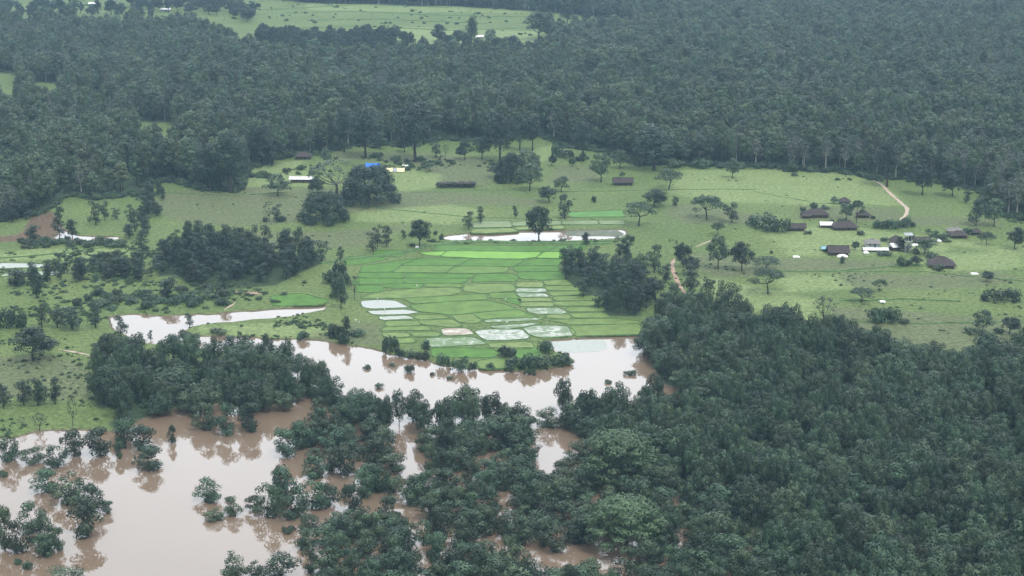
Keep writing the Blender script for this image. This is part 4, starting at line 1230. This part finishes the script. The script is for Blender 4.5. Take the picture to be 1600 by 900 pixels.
LBL = {'near': "dark green broadleaf tree in the closed canopy of the lower right forest",
       'bank': "dark broadleaf tree in the riverside wood left of the wide flood",
       'strip': "dark broadleaf tree in the strip of wood along the river's near bank"}
GRP = {'near': "trees of the lower right forest", 'bank': "trees of the left riverside wood", 'strip': "trees of the strip along the river"}
n1 = wood(['strip', 'bank'], lambda k, x, y, z: None if fbm(np.array([x]), np.array([y]), 9, 55)[0] < .39 else ('forestlight' if rngw.random() < .1 else 'forest'), 6.4, GAPS, 120, 3, lambda a, b: LBL[a], lambda a, b: GRP[a])
n2 = wood(['near'], lambda k, x, y, z: 'forestlight' if rngw.random() < .13 else 'forest', 5.9, GAPS, 170, 4, lambda a, b: LBL[a] if b == 'forest' else 'lighter green broadleaf tree standing out in the canopy of the lower right forest', lambda a, b: GRP[a])
n3 = wood(['flood'], lambda k, x, y, z: 'flooded' if (fbm(np.array([x]), np.array([y]), 14, 71)[0] > (.22 if x > 60 else .32)) else None, 6.0, GAPS, 250, 5, lambda a, b: "dark green tree standing in brown water in the central drowned wood", lambda a, b: "trees of the central drowned wood")
def far_kind(key, x, y, z):
    px, py, s = project(x, y)
    edge = 1150 < px < 1600 and 256 < py < 345
    if edge and rngw.random() < .40: return 'pale'
    if rngw.random() < .07 + .15 * (fbm(np.array([x]), np.array([y]), 70, 91)[0] > .6): return 'pale'
    if rngw.random() < .16: return 'tallight'
    return 'tall'
n4 = wood(['far'], far_kind, 6.8, CLEAR, 300, 6,
          lambda a, b: "grey-green tree with a pale bare trunk at the far forest's near edge" if b == 'pale' else ("tall dark tree in the front rows of the far forest" if b == 'tall' else "tall lighter green tree in the front rows of the far forest"),
          lambda a, b: "pale-trunked trees of the far forest's edge" if b == 'pale' else "trees in the front rows of the far forest")
print("WOODS", n1, n2, n3, n4, "mass", len(mass))

# the masses: points that carry the tree meshes (one object each)
def mass_object(name, rows, mats_label):
    kinds = sorted(set(r[0] for r in rows)); src, index = [], {}
    for k in kinds:
        index[k] = len(src)
        for v in TYPES[k]:
            V0 = len(v[0].vertices)
            # crown and trunk of a variant joined into one source mesh
            a, b = v[0], v[1]
            n = len(a.vertices); va = np.empty(n * 3, np.float32); a.vertices.foreach_get("co", va)
            nb = len(b.vertices); vb = np.empty(nb * 3, np.float32); b.vertices.foreach_get("co", vb)
            me = bpy.data.meshes.new("forest_tree_source")
            fa = np.arange(n).reshape(-1, 4).tolist(); fb = [[i + n for i in p.vertices] for p in b.polygons]
            me.from_pydata(np.concatenate([va, vb]).reshape(-1, 3).tolist(), [], fa + fb)
            me.materials.append(a.materials[0]); me.materials.append(b.materials[0])
            me.polygons.foreach_set("material_index", np.array([0] * len(fa) + [1] * len(fb), np.int32)); me.update()
            src.append(bpy.data.objects.new("forest_tree_source", me))
    rs = np.random.RandomState(3)
    me = bpy.data.meshes.new(name)
    me.vertices.add(len(rows)); me.vertices.foreach_set("co", np.array([(r[1], r[2], r[3] - .15) for r in rows], np.float32).ravel())
    A = me.attributes.new("vari", 'INT', 'POINT'); A.data.foreach_set("value", np.array([index[r[0]] + rs.randint(len(TYPES[r[0]])) for r in rows], np.int32))
    A = me.attributes.new("turn", 'FLOAT_VECTOR', 'POINT'); A.data.foreach_set("vector", np.array([(0, 0, rs.rand() * 6.283) for r in rows], np.float32).ravel())
    A = me.attributes.new("size", 'FLOAT_VECTOR', 'POINT')
    A.data.foreach_set("vector", np.array([(r[4] / TYPES[r[0]][0][2],) * 2 + (r[5] / TYPES[r[0]][0][3],) for r in rows], np.float32).ravel())
    o = bpy.data.objects.new(name, me); COL.objects.link(o)
    ng = bpy.data.node_groups.new(name, 'GeometryNodeTree')
    ng.interface.new_socket("Geometry", in_out='INPUT', socket_type='NodeSocketGeometry'); ng.interface.new_socket("Geometry", in_out='OUTPUT', socket_type='NodeSocketGeometry')
    N, L = ng.nodes, ng.links
    gi, go = N.new("NodeGroupInput"), N.new("NodeGroupOutput")
    iop = N.new("GeometryNodeInstanceOnPoints"); iop.inputs["Pick Instance"].default_value = True
    m2p = N.new("GeometryNodeMeshToPoints")
    join = N.new("GeometryNodeJoinGeometry")
    for s_ in reversed(src):
        oi = N.new("GeometryNodeObjectInfo"); oi.inputs["Object"].default_value = s_; oi.inputs["As Instance"].default_value = False
        g2i = N.new("GeometryNodeGeometryToInstance")
        L.new(oi.outputs["Geometry"], g2i.inputs[0]); L.new(g2i.outputs[0], join.inputs[0])
    def attr(nm, ty):
        n_ = N.new("GeometryNodeInputNamedAttribute"); n_.data_type = ty; n_.inputs["Name"].default_value = nm; return n_.outputs["Attribute"]
    L.new(gi.outputs[0], m2p.inputs[0]); L.new(m2p.outputs[0], iop.inputs["Points"]); L.new(join.outputs[0], iop.inputs["Instance"])
    L.new(attr("vari", 'INT'), iop.inputs["Instance Index"])
    e2r = N.new("FunctionNodeEulerToRotation"); L.new(attr("turn", 'FLOAT_VECTOR'), e2r.inputs[0]); L.new(e2r.outputs[0], iop.inputs["Rotation"])
    L.new(attr("size", 'FLOAT_VECTOR'), iop.inputs["Scale"]); L.new(iop.outputs[0], go.inputs[0])
    md = o.modifiers.new("scatter", 'NODES'); md.node_group = ng
    tag(o, mats_label[0], mats_label[1], kind='stuff')
    return o
mass_object("far_forest", [r for r in mass if r[0] in ('tall', 'tallight', 'pale')], ("far forest of countless tall trees filling the upper picture", "forest"))
mass_object("near_forest", [r for r in mass if r[0] in ('forest', 'forestlight', 'flooded')], ("rear part of the closed lower forest canopy", "forest"))

# ---- undergrowth: weeds and shrubby tufts on the meadows, banks and along ridges
rsu = np.random.RandomState(9)
und = []
def sprinkle(poly, n, w, h, clump=.5):
    p = np.array(gpoly(poly)); lo, hi = p.min(0), p.max(0)
    Q = lo + rsu.rand(n * 3, 2) * (hi - lo); Q = Q[inside(Q, p)]
    Q = Q[fbm(Q[:, 0], Q[:, 1], 14, 41) > clump][:n]
    if len(Q) == 0: return
    for hname in ('far',):
        k = ~inside(Q, PADDY_AREA); Q = Q[k]
    z = terrain(Q)
    for (x, y), zz in zip(Q, z):
        if zz > WZ + .12:
            s = rsu.rand() ** 2
            und.append(('bush' if rsu.rand() < .18 else 'weed', x, y, zz, w * (.5 + 1.3 * s), h * (.5 + 1.2 * s)))
sprinkle([(-60,390),(260,385),(420,460),(360,492),(170,500),(-60,520)], 1200, 1.6, .75, .5)
sprinkle([(-60,530),(150,530),(150,660),(-60,680)], 400, 1.0, .6, .5)
sprinkle([(1180,430),(1620,420),(1620,590),(1400,560),(1200,500)], 420, .9, .4, .58)
sprinkle([(1040,350),(1600,330),(1620,430),(1040,440)], 300, .9, .4, .58)
sprinkle([(240,290),(700,250),(1050,250),(1380,270),(1060,400),(700,390),(260,370)], 400, .9, .4, .58)
sprinkle([(300,505),(520,500),(560,540),(330,528)], 160, 1.2, .6, .5)
sprinkle([(200,245),(1400,243),(1400,280),(900,252),(240,290)], 400, 3.0, 1.8, .55)
sprinkle([(420,470),(560,400),(540,540),(430,500)], 300, 1.8, .9, .45)
sprinkle([(560,545),(900,540),(900,582),(600,560)], 120, 2.2, 1.3, .3)
sprinkle([(640,374),(980,372),(990,384),(640,388)], 160, 1.8, .8, .3)
sprinkle([(1000,620),(1280,500),(1600,600),(1600,900),(1200,900),(1000,720)], 900, 4.0, 2.2, .3)
sprinkle([(150,560),(480,565),(560,640),(240,670)], 300, 3.5, 2.0, .3)
sprinkle([(560,640),(900,640),(900,668),(560,672)], 160, 3.5, 1.8, .3)
sprinkle([(1180,270),(1600,300),(1600,360),(1480,300)], 260, 2.6, 1.4, .5)
sprinkle([(0,20),(240,30),(840,60),(840,10),(0,0)], 300, 3.0, 1.5, .5)
edge_line = np.array(gpoly(far_wood[1:45]))
for a, b in zip(edge_line[:-1], edge_line[1:]):
    if b[1] > 1250 or a[1] > 1250: continue
    n = int(np.hypot(*(b - a)) / 1.1)
    for k in range(n):
        q = a + (b - a) * rsu.rand() + (rsu.rand(2) - .5) * np.array([3, 12])
        s = rsu.rand()
        und.append(('bush' if rsu.rand() < .6 else 'weed', q[0], q[1], hz(*q), 3.0 + 3 * s, 1.6 + 2.6 * s * rsu.rand()))
mass_object("undergrowth", und, ("weeds and low shrubs scattered over the meadows and banks", "undergrowth"))

# ------------------------------------------------------------------ buildings
def house(px, py, wpx, depth, label, hip=True, wall_h=1.7, roof_h=2.6, rot=0.0, roofm='roof', wallm='mudwall', name='village_house', doors=1, windows=1, group=None, eave=.9, doorm='door', cat='house'):
    """px, py: middle of the near wall's foot in the photograph, wpx: width of the roof there."""
    x, y, s = ground(px, py)
    Wd = wpx / s * .96; z = hz(x, y); roof_h *= .85; depth *= .92
    o = empty(name, (x, y + depth / 2, z), rot)
    tag(o, label, cat, group)
    bw, bd = Wd - 2 * eave, depth - 2 * eave
    wl = MB()
    t = .25
    # four walls with a real door opening in the near one
    dw = min(1.0, bw * .2); dx = bw * .12
    wl.box((0, bd / 2 - t / 2, wall_h / 2 - .2), (bw, t, wall_h + .4))
    wl.box((-bw / 2 + t / 2, -t / 2, wall_h / 2 - .2), (t, bd - t, wall_h + .4))
    wl.box((bw / 2 - t / 2, -t / 2, wall_h / 2 - .2), (t, bd - t, wall_h + .4))
    l0, l1 = -bw / 2 + t + .002, dx - dw / 2
    r0, r1 = dx + dw / 2, bw / 2 - t - .002
    yw = -bd / 2 + t / 2
    wl.box(((l0 + l1) / 2, yw, wall_h / 2 - .2), (l1 - l0, t, wall_h + .4)); wl.box(((r0 + r1) / 2, yw, wall_h / 2 - .2), (r1 - r0, t, wall_h + .4))
    wl.build("wall", M[wallm], o)
    d = MB(); d.box((dx, yw + .05, wall_h / 2 - .06), (dw - .01, .06, wall_h - .1)); d.build("door", M[doorm], o)
    for k in range(windows):
        wx = -bw * .25 if k == 0 else bw * .36
        f = MB(); f.box((wx, -bd / 2 - .02, wall_h * .58), (.8, .06, .7)); fr = f.build("window", M['door'], o)
        g = MB(); g.box((wx, -bd / 2 - .055, wall_h * .58), (.06, .02, .6)); g.build("window_bar", M['pole'], fr)
    # roof: a thick sheet, hipped or gabled, with a slightly sagging, uneven ridge
    rng = random.Random(int(px * 7 + py))
    rb = MB(); hw, hd = Wd / 2, depth / 2; rl = hw - (hd * .9 if hip else 0)
    rl = max(rl, hw * .25)
    for dz in (0.0, -.16):
        zz = wall_h + dz + .02
        rb.v += [(-hw, -hd, zz - .25), (hw, -hd, zz - .25 + rng.uniform(-.1, .1)), (hw, hd, zz - .25), (-hw, hd, zz - .25), (-rl, 0, zz + roof_h), (0, 0, zz + roof_h - rng.uniform(.05, .2)), (rl, 0, zz + roof_h - rng.uniform(0, .12)),
                 (0, -hd, zz - .28), (0, hd, zz - .28)]
    up = [(0, 7, 5, 4), (7, 1, 6, 5), (2, 8, 5, 6), (8, 3, 4, 5), (1, 2, 6), (3, 0, 4)]
    rb.f += up + [tuple(i + 9 for i in f[::-1]) for f in up]
    ring = [0, 7, 1, 2, 8, 3]
    rb.f += [(a, a + 9, b + 9, b) for a, b in zip(ring, ring[1:] + ring[:1])]
    rf = rb.build("roof", M[roofm], o)
    cp = MB(); cp.tube([(-rl, 0, wall_h + roof_h + .06), (0, 0, wall_h + roof_h - .06), (rl, 0, wall_h + roof_h + .0)], [.16, .15, .16], 5); cp.build("ridge_cap", M[roofm], rf)
    p = MB()
    for k in range(3):
        p.tube([(-bw / 2 + (k + .5) * bw / 3 + .6, -hd + .25, -.2), (-bw / 2 + (k + .5) * bw / 3 + .6, -hd + .25, wall_h - .2)], [.07, .06], 5)
    p.build("veranda_posts", M['pole'], o)
    return o

house(1278,341,40,8.5,"brown hip-roofed house, upper left one of the village", group=None, rot=.06)
house(1260,342,16,5,"low brown side hut at the left of the upper left village house", hip=False, roof_h=1.3, wall_h=1.5, name='hut', cat='hut')
house(1321,320,20,6,"brown-roofed house with bluish wall, topmost of the village", wallm='bluewall', roof_h=1.6)
house(1350,341,24,6,"brown roof behind the tall village tree", roof_h=1.8, rot=-.05)
house(1246,362,30,6,"long low brown hut at the village's left end", hip=False, roof_h=1.8, name='hut', cat='hut')
house(1322,361,42,8.5,"longest brown-roofed house in the middle of the village", roof_h=2.6, rot=.03)
house(1292,357,22,6,"low house with a white sheet roof joined to the longest brown house", hip=False, roof_h=.9, roofm='tin', wall_h=1.7)
house(1312,400,36,9,"brown gable-roofed barn at the village's lower left", hip=False, roof_h=2.4, rot=-.04, name='barn', cat='barn')
house(1290,393,14,4,"small shelter with faded blue sheet roof beside the barn", hip=False, roof_h=.6, roofm='tarp_cyan', wall_h=1.4, name='shelter', cat='shelter')
house(1365,388,28,7,"grey thatched house with white walls and a blue door", roofm='thatch', wallm='whitewall', wall_h=2.4, roof_h=1.5, doorm='bluepaint')
house(1369,394,42,4.5,"long low shed roofed with white sheets before the white-walled house", hip=False, roof_h=.5, roofm='tin', wall_h=1.2, name='shed', cat='shed')
house(1402,383,22,7,"brown hip-roofed house left behind the water tower", roof_h=2.4)
house(1400,393,20,6,"hut with one white roof sheet left of the water tower", hip=False, roofm='tin', roof_h=1.2, wall_h=2.2, rot=.35, name='hut', cat='hut')
house(1442,381,30,6,"dark flat-roofed house right behind the water tower", hip=False, roof_h=1.0, wallm='mudwall')
house(1475,420,44,11,"big brown hip-roofed house alone at the village's lower right", roof_h=3.0, rot=-.10)
house(1500,373,30,7,"brown hut in front of the easternmost group", roof_h=1.6, name='hut', cat='hut')
house(1494,366,26,6,"dark thatched hut behind the easternmost brown hut", roofm='thatch', roof_h=1.4, name='hut', cat='hut')
house(1527,368,18,5,"small dark hut at the village's east end", roof_h=1.4, name='hut', cat='hut')
house(470,286,39,6,"long narrow shed with pale roof on the left meadow", hip=False, roofm='tin', roof_h=1.0, wall_h=2.2, name='shed', cat='shed')
house(473,250,28,8,"brown two-step roofed house in the forest edge", roof_h=2.4, wall_h=2.0)
house(974,290,34,7,"brown farmhouse on the upper meadow beside a tiny tree", hip=False, roof_h=2.2, wall_h=1.9, name='farmhouse')
house(795,68,24,8,"far house with an orange front beside the forest gap", wallm='cream', roof_h=2.6, wall_h=2.4)
house(750,62,14,6,"tiny far house with a pale roof", roofm='tin', roof_h=1.2, hip=False)
house(147,13,20,8,"far white building at the top left", roofm='tin', wallm='whitewall', wall_h=3.0, roof_h=1.4, hip=False)
house(258,22,18,8,"far white-roofed building above the forest, second from the left", roofm='tin', wallm='whitewall', wall_h=2.4, roof_h=1.2, hip=False)
house(92,4,10,8,"smallest far white building at the top left edge", roofm='tin', wallm='whitewall', wall_h=2.6, roof_h=1.2, hip=False)
house(182,4,12,8,"far pale building on the topmost field", roofm='tin', wallm='whitewall', wall_h=2.2, roof_h=1.2, hip=False)
house(803,62,8,6,"little far hut right of the house with an orange front", roofm='thatch', roof_h=1.4, wall_h=2.4, name='hut', cat='hut')

# long shed under vines
x, y, s = ground(712, 294)
o = empty('vine_covered_shed', (x, y + 2.5, hz(x, y))); tag(o, "long low shed grown over with vines on the upper meadow", 'shed')
Wd = 60 / s
b = MB()
for k in range(9):
    for q in (-1, 1): b.tube([(-Wd / 2 + k * Wd / 8, q * 2.2, -.2), (-Wd / 2 + k * Wd / 8, q * 2.2, 2.3)], [.09, .08], 5)
b.build("posts", M['pole'], o)
b = MB(); b.box((0, 0, 2.4), (Wd, 4.8, .14)); b.box((0, 2.1, 1.2), (Wd - .6, .12, 2.2)); b.build("roof", M['door'], o)
rngv = random.Random(4)
V, F = crown_arrays([(rngv.uniform(-Wd / 2, Wd / 2), rngv.uniform(-2.2, 2.2), rngv.uniform(1.2, 2.6), 1.0, .9, .6) for _ in range(60)], .4, 1.1, 3)
c = bpy.data.objects.new("vines", np_mesh("vines", V, F, M['leaf_grey'])); COL.objects.link(c); c.parent = o
b = MB()
for k in range(4):
    b.tube([(Wd / 2 + .8 + k * 1.0, 0, -.1), (Wd / 2 + .8 + k * 1.0, 0, 1.3)], [.07, .06], 5)
b.box((Wd / 2 + 2.2, 0, 1.1), (3.4, .08, .1)); b.box((Wd / 2 + 2.2, 0, .6), (3.4, .07, .09)); b.build("rail_fence", M['pole'], o)

# tents and tarpaulins
def tent(px, py, wpx, hpx, depth, m, label, name='tent', rot=0):
    x, y, s = ground(px, py); w, h = wpx / s, hpx / s
    o = empty(name, (x, y + depth / 2, hz(x, y)), rot); tag(o, label, 'tent')
    hw, hd = w / 2, depth / 2
    c = MB()
    prof = [(-hd, h * .18), (-hd * .6, h * .62), (0, h), (hd * .6, h * .62), (hd, h * .18)]
    n = 7
    for i in range(n):
        xx = -hw + w * i / (n - 1); sag = .10 * h * math.sin(math.pi * i / (n - 1)) + random.Random(i + int(px)).uniform(-.03, .03) * h
        for dz in (0, -.04):
            for yy, zz in prof: c.v.append((xx, yy, zz - sag * (1 if zz > .3 * h else .3) + dz))
    for i in range(n - 1):
        for k in range(4):
            a = i * 10 + k; c.f.append((a, a + 1, a + 11, a + 10)); c.f.append((a + 5, a + 15, a + 16, a + 6))
    c.build("canvas", M[m], o)
    p = MB()
    for q in (-hw + .1, hw - .1):
        p.tube([(q, 0, -.1), (q, 0, h * .97)], [.05, .05], 5)
        for e in (-hd + .05, hd - .05): p.tube([(q, e, -.1), (q, e, h * .17)], [.04, .04], 5)
    p.build("poles", M['pole'], o)
    return o
tent(582,263,23,7.5,4.5,'tarp_blue',"bright blue tarpaulin shelter on the upper meadow", 'tarpaulin_shelter')
tent(608,269,11,6.5,4,'cream',"left cream-yellow tent beside the blue tarpaulin")
tent(617,269,6,6,4,'greycanvas',"narrow grey tent between the two cream-yellow ones")
tent(626,269,12,6.5,4,'cream',"right cream-yellow tent near the blue tarpaulin")
tent(633,264,9,6,4,'white',"white tent behind the right cream-yellow one")

# water tower
x, y, s = ground(1418, 395); hgt = 31 / s
o = empty('water_tower', (x, y, hz(x, y))); tag(o, "thin steel tower with two black tanks above the village", 'water tower')
a = 1.1; b = MB()
for sx in (-a, a):
    for sy in (-a, a):
        b.tube([(sx * 1.15, sy * 1.15, -.2), (sx, sy, hgt * .92)], [.10, .08], 6)
zs = [hgt * k for k in (.04, .22, .40, .58)]
for z0, z1 in zip(zs, zs[1:]):
    for q in (-a, a):
        b.tube([(-a, q, z0), (a, q, z1)], [.045, .045], 4); b.tube([(a, q, z0), (-a, q, z1)], [.045, .045], 4)
        b.tube([(q, -a, z0), (q, a, z1)], [.045, .045], 4); b.tube([(-a, q, z1), (a, q, z1)], [.05, .05], 4); b.tube([(q, -a, z1), (q, a, z1)], [.05, .05], 4)
b.build("frame", M['steel'], o)
b = MB(); b.box((0, 0, hgt * .62), (3.0, 3.0, .12)); b.build("platform", M['steel'], o)
for sx in (-.72, .72):
    t = MB(); r_ = .62; z0 = hgt * .62 + .07
    t.tube([(sx, 0, z0), (sx, 0, z0 + .3), (sx, 0, z0 + 1.5), (sx, 0, z0 + 1.8), (sx, 0, z0 + 1.9)], [r_, r_ * 1.02, r_, r_ * .6, r_ * .25], 16)
    tk = t.build("tank", M['tank'], o)
    l = MB(); l.tube([(sx, 0, z0 + 1.88), (sx, 0, z0 + 2.0)], [.2, .2], 10); l.build("lid", M['tank'], tk)
b = MB(); n = len(b.v)
pz = hgt * .97
b.v += [(-1.9, -1.2, pz - .35), (1.9, -1.2, pz - .35), (1.9, 1.2, pz + .35), (-1.9, 1.2, pz + .35), (-1.9, -1.2, pz - .45), (1.9, -1.2, pz - .45), (1.9, 1.2, pz + .25), (-1.9, 1.2, pz + .25)]
b.f += [(0, 1, 2, 3), (4, 7, 6, 5), (0, 4, 5, 1), (1, 5, 6, 2), (2, 6, 7, 3), (3, 7, 4, 0)]
b.build("solar_panel", M['greycanvas'], o)

# loose sheets and heaps about the village
def sheetheap(px, py, wpx, hm, m, label, name='tarpaulin', seed=0):
    x, y, s = ground(px, py); w = wpx / s; z = hz(x, y); rng = random.Random(seed)
    n, k = 9, 5; mb = MB()
    for j in range(k):
        for i in range(n):
            u, v = i / (n - 1), j / (k - 1)
            mb.v.append(((u - .5) * w + rng.uniform(-.15, .15), (v - .5) * 3.0 + rng.uniform(-.2, .2), hm * math.sin(math.pi * (.12 + .76 * u)) * math.sin(math.pi * (.1 + .8 * v)) * rng.uniform(.75, 1.15)))
    base = len(mb.v)
    for j in range(k):
        for i in range(n):
            v_ = mb.v[j * n + i]; mb.v.append((v_[0] * .98, v_[1] * .98, -.15))
    for j in range(k - 1):
        for i in range(n - 1):
            a_ = j * n + i; mb.f.append((a_, a_ + 1, a_ + n + 1, a_ + n))
    ring = [i for i in range(n)] + [j * n + n - 1 for j in range(1, k)] + [(k - 1) * n + i for i in range(n - 2, -1, -1)] + [j * n for j in range(k - 2, 0, -1)]
    for a_, b_ in zip(ring, ring[1:] + ring[:1]): mb.f.append((a_, a_ + base, b_ + base, b_))
    o = mb.build(name, M[m]); o.location = (x, y, z)
    tag(o, label, 'tarpaulin'); return o
sheetheap(1316,401,16,1.2,'white',"white tarpaulin over a heap in front of the brown barn", seed=1)
sheetheap(1353,395,8,1.0,'white',"white tarpaulin heap at the left end of the white-sheet shed", seed=2)
sheetheap(1375,396,9,.9,'white',"small white sheet on the ground before the white-sheet shed", seed=3)
sheetheap(1244,401,10,.5,'white',"flat white sheet on the grass left of the village", seed=4)
sheetheap(1430,383,10,.9,'white',"white washing heap right of the water tower", seed=5)
sheetheap(1467,377,7,1.4,'white',"white cloth heap between the light tree and the eastern huts", seed=6)
sheetheap(1523,427,11,.3,'white',"flat pale sheet on the grass right of the big brown house", seed=7)
sheetheap(1379,471,8,.3,'white',"flat pale sheet on the grass below the small umbrella tree", seed=8)
sheetheap(652,386,6,.4,'white',"white cloth at the foot of the dark tree above the paddies", seed=9)

# field fence posts across the upper meadow: a wooden fence as one thing with its posts
def fence(pts, step, label):
    q = np.array(gpoly(pts)); P = []
    for a_, b_ in zip(q[:-1], q[1:]):
        n = int(np.hypot(*(b_ - a_)) / step); P += [a_ + (b_ - a_) * k / n for k in range(n)]
    P.append(q[-1]); P = np.array(P); Z = terrain(P); o = empty('wooden_fence', (P[0][0], P[0][1], Z[0])); tag(o, label, 'fence')
    rng = random.Random(3)
    for (x, y), z in zip(P, Z):
        m_ = MB(); lx = rng.uniform(-.1, .1); m_.tube([(x - P[0][0], y - P[0][1], z - Z[0] - .2), (x - P[0][0] + lx, y - P[0][1], z - Z[0] + rng.uniform(1.1, 1.7))], [.08, .07], 5); m_.build("post", M['pole'], o)
    m_ = MB(); m_.tube([(p[0] - P[0][0], p[1] - P[0][1], z - Z[0] + .9) for p, z in zip(P, Z)], [.04] * len(P), 4); m_.build("rail", M['pole'], o)
fence([(690,294),(740,298),(790,303)], 3.5, "grey wooden fence running down the meadow right of the vine-covered shed")
fence([(395,287),(400,278),(450,274)], 4.0, "thin wooden fence left of the long pale-roofed shed")

# white egrets in the paddies and on the flood
def egret(px, py, label, z=None):
    x, y, s = ground(px, py, 0 if z is None else z); zz = .1 if z is None else z
    V_, F_ = [], []
    b = MB()
    b.tube([(-.32, 0, .42), (-.2, 0, .50), (0, 0, .56), (.18, 0, .58), (.26, 0, .66), (.22, 0, .80), (.28, 0, .92), (.36, 0, .93), (.50, 0, .90)], [.02, .10, .14, .11, .05, .035, .035, .04, .01], 8)
    b.tube([(.0, .05, .46), (.0, .05, -.05)], [.015, .012], 4); b.tube([(.03, -.05, .46), (.03, -.05, -.05)], [.015, .012], 4)
    o = b.build('egret', M['white']); o.location = (x, y, zz); o.rotation_euler = (0, 0, (px * 1.7) % 6.28); o.scale = (1.3, 1.3, 1.3)
    tag(o, label, 'bird')
for i, (px, py, lab) in enumerate([(590,470,"white egret on the bund above the uppermost white flooded plot"), (601,486,"white egret between the two white flooded plots"), (652,449,"white egret standing on the pale plot in the paddies' upper left"),
      (790,470,"white egret in the middle of the paddies"), (792,506,"white egret on the lower paddies above the silty plots"), (908,463,"white egret near the dark clump right of the paddies"), (556,503,"white egret on the grass below the white flooded plots"), (561,506,"second white egret on the grass below the white flooded plots, nearer the bank")]):
    egret(px, py, lab)

# ------------------------------------------------------------------ haze
hb = MB(); hb.box((0, 1950, 88.0), (5600, 4700, 196.0))
hm = bpy.data.materials.new("haze"); hm.use_nodes = True
N, L = hm.node_tree.nodes, hm.node_tree.links
N.remove(N["Principled BSDF"])
pv = N.new("ShaderNodeVolumePrincipled")
pv.inputs["Color"].default_value = (.47, .75, .96, 1)
pv.inputs["Density"].default_value = .000115
pv.inputs["Anisotropy"].default_value = 0.0
L.new(pv.outputs[0], N["Material Output"].inputs["Volume"])
hob = hb.build("haze", hm); tag(hob, kind='stuff')
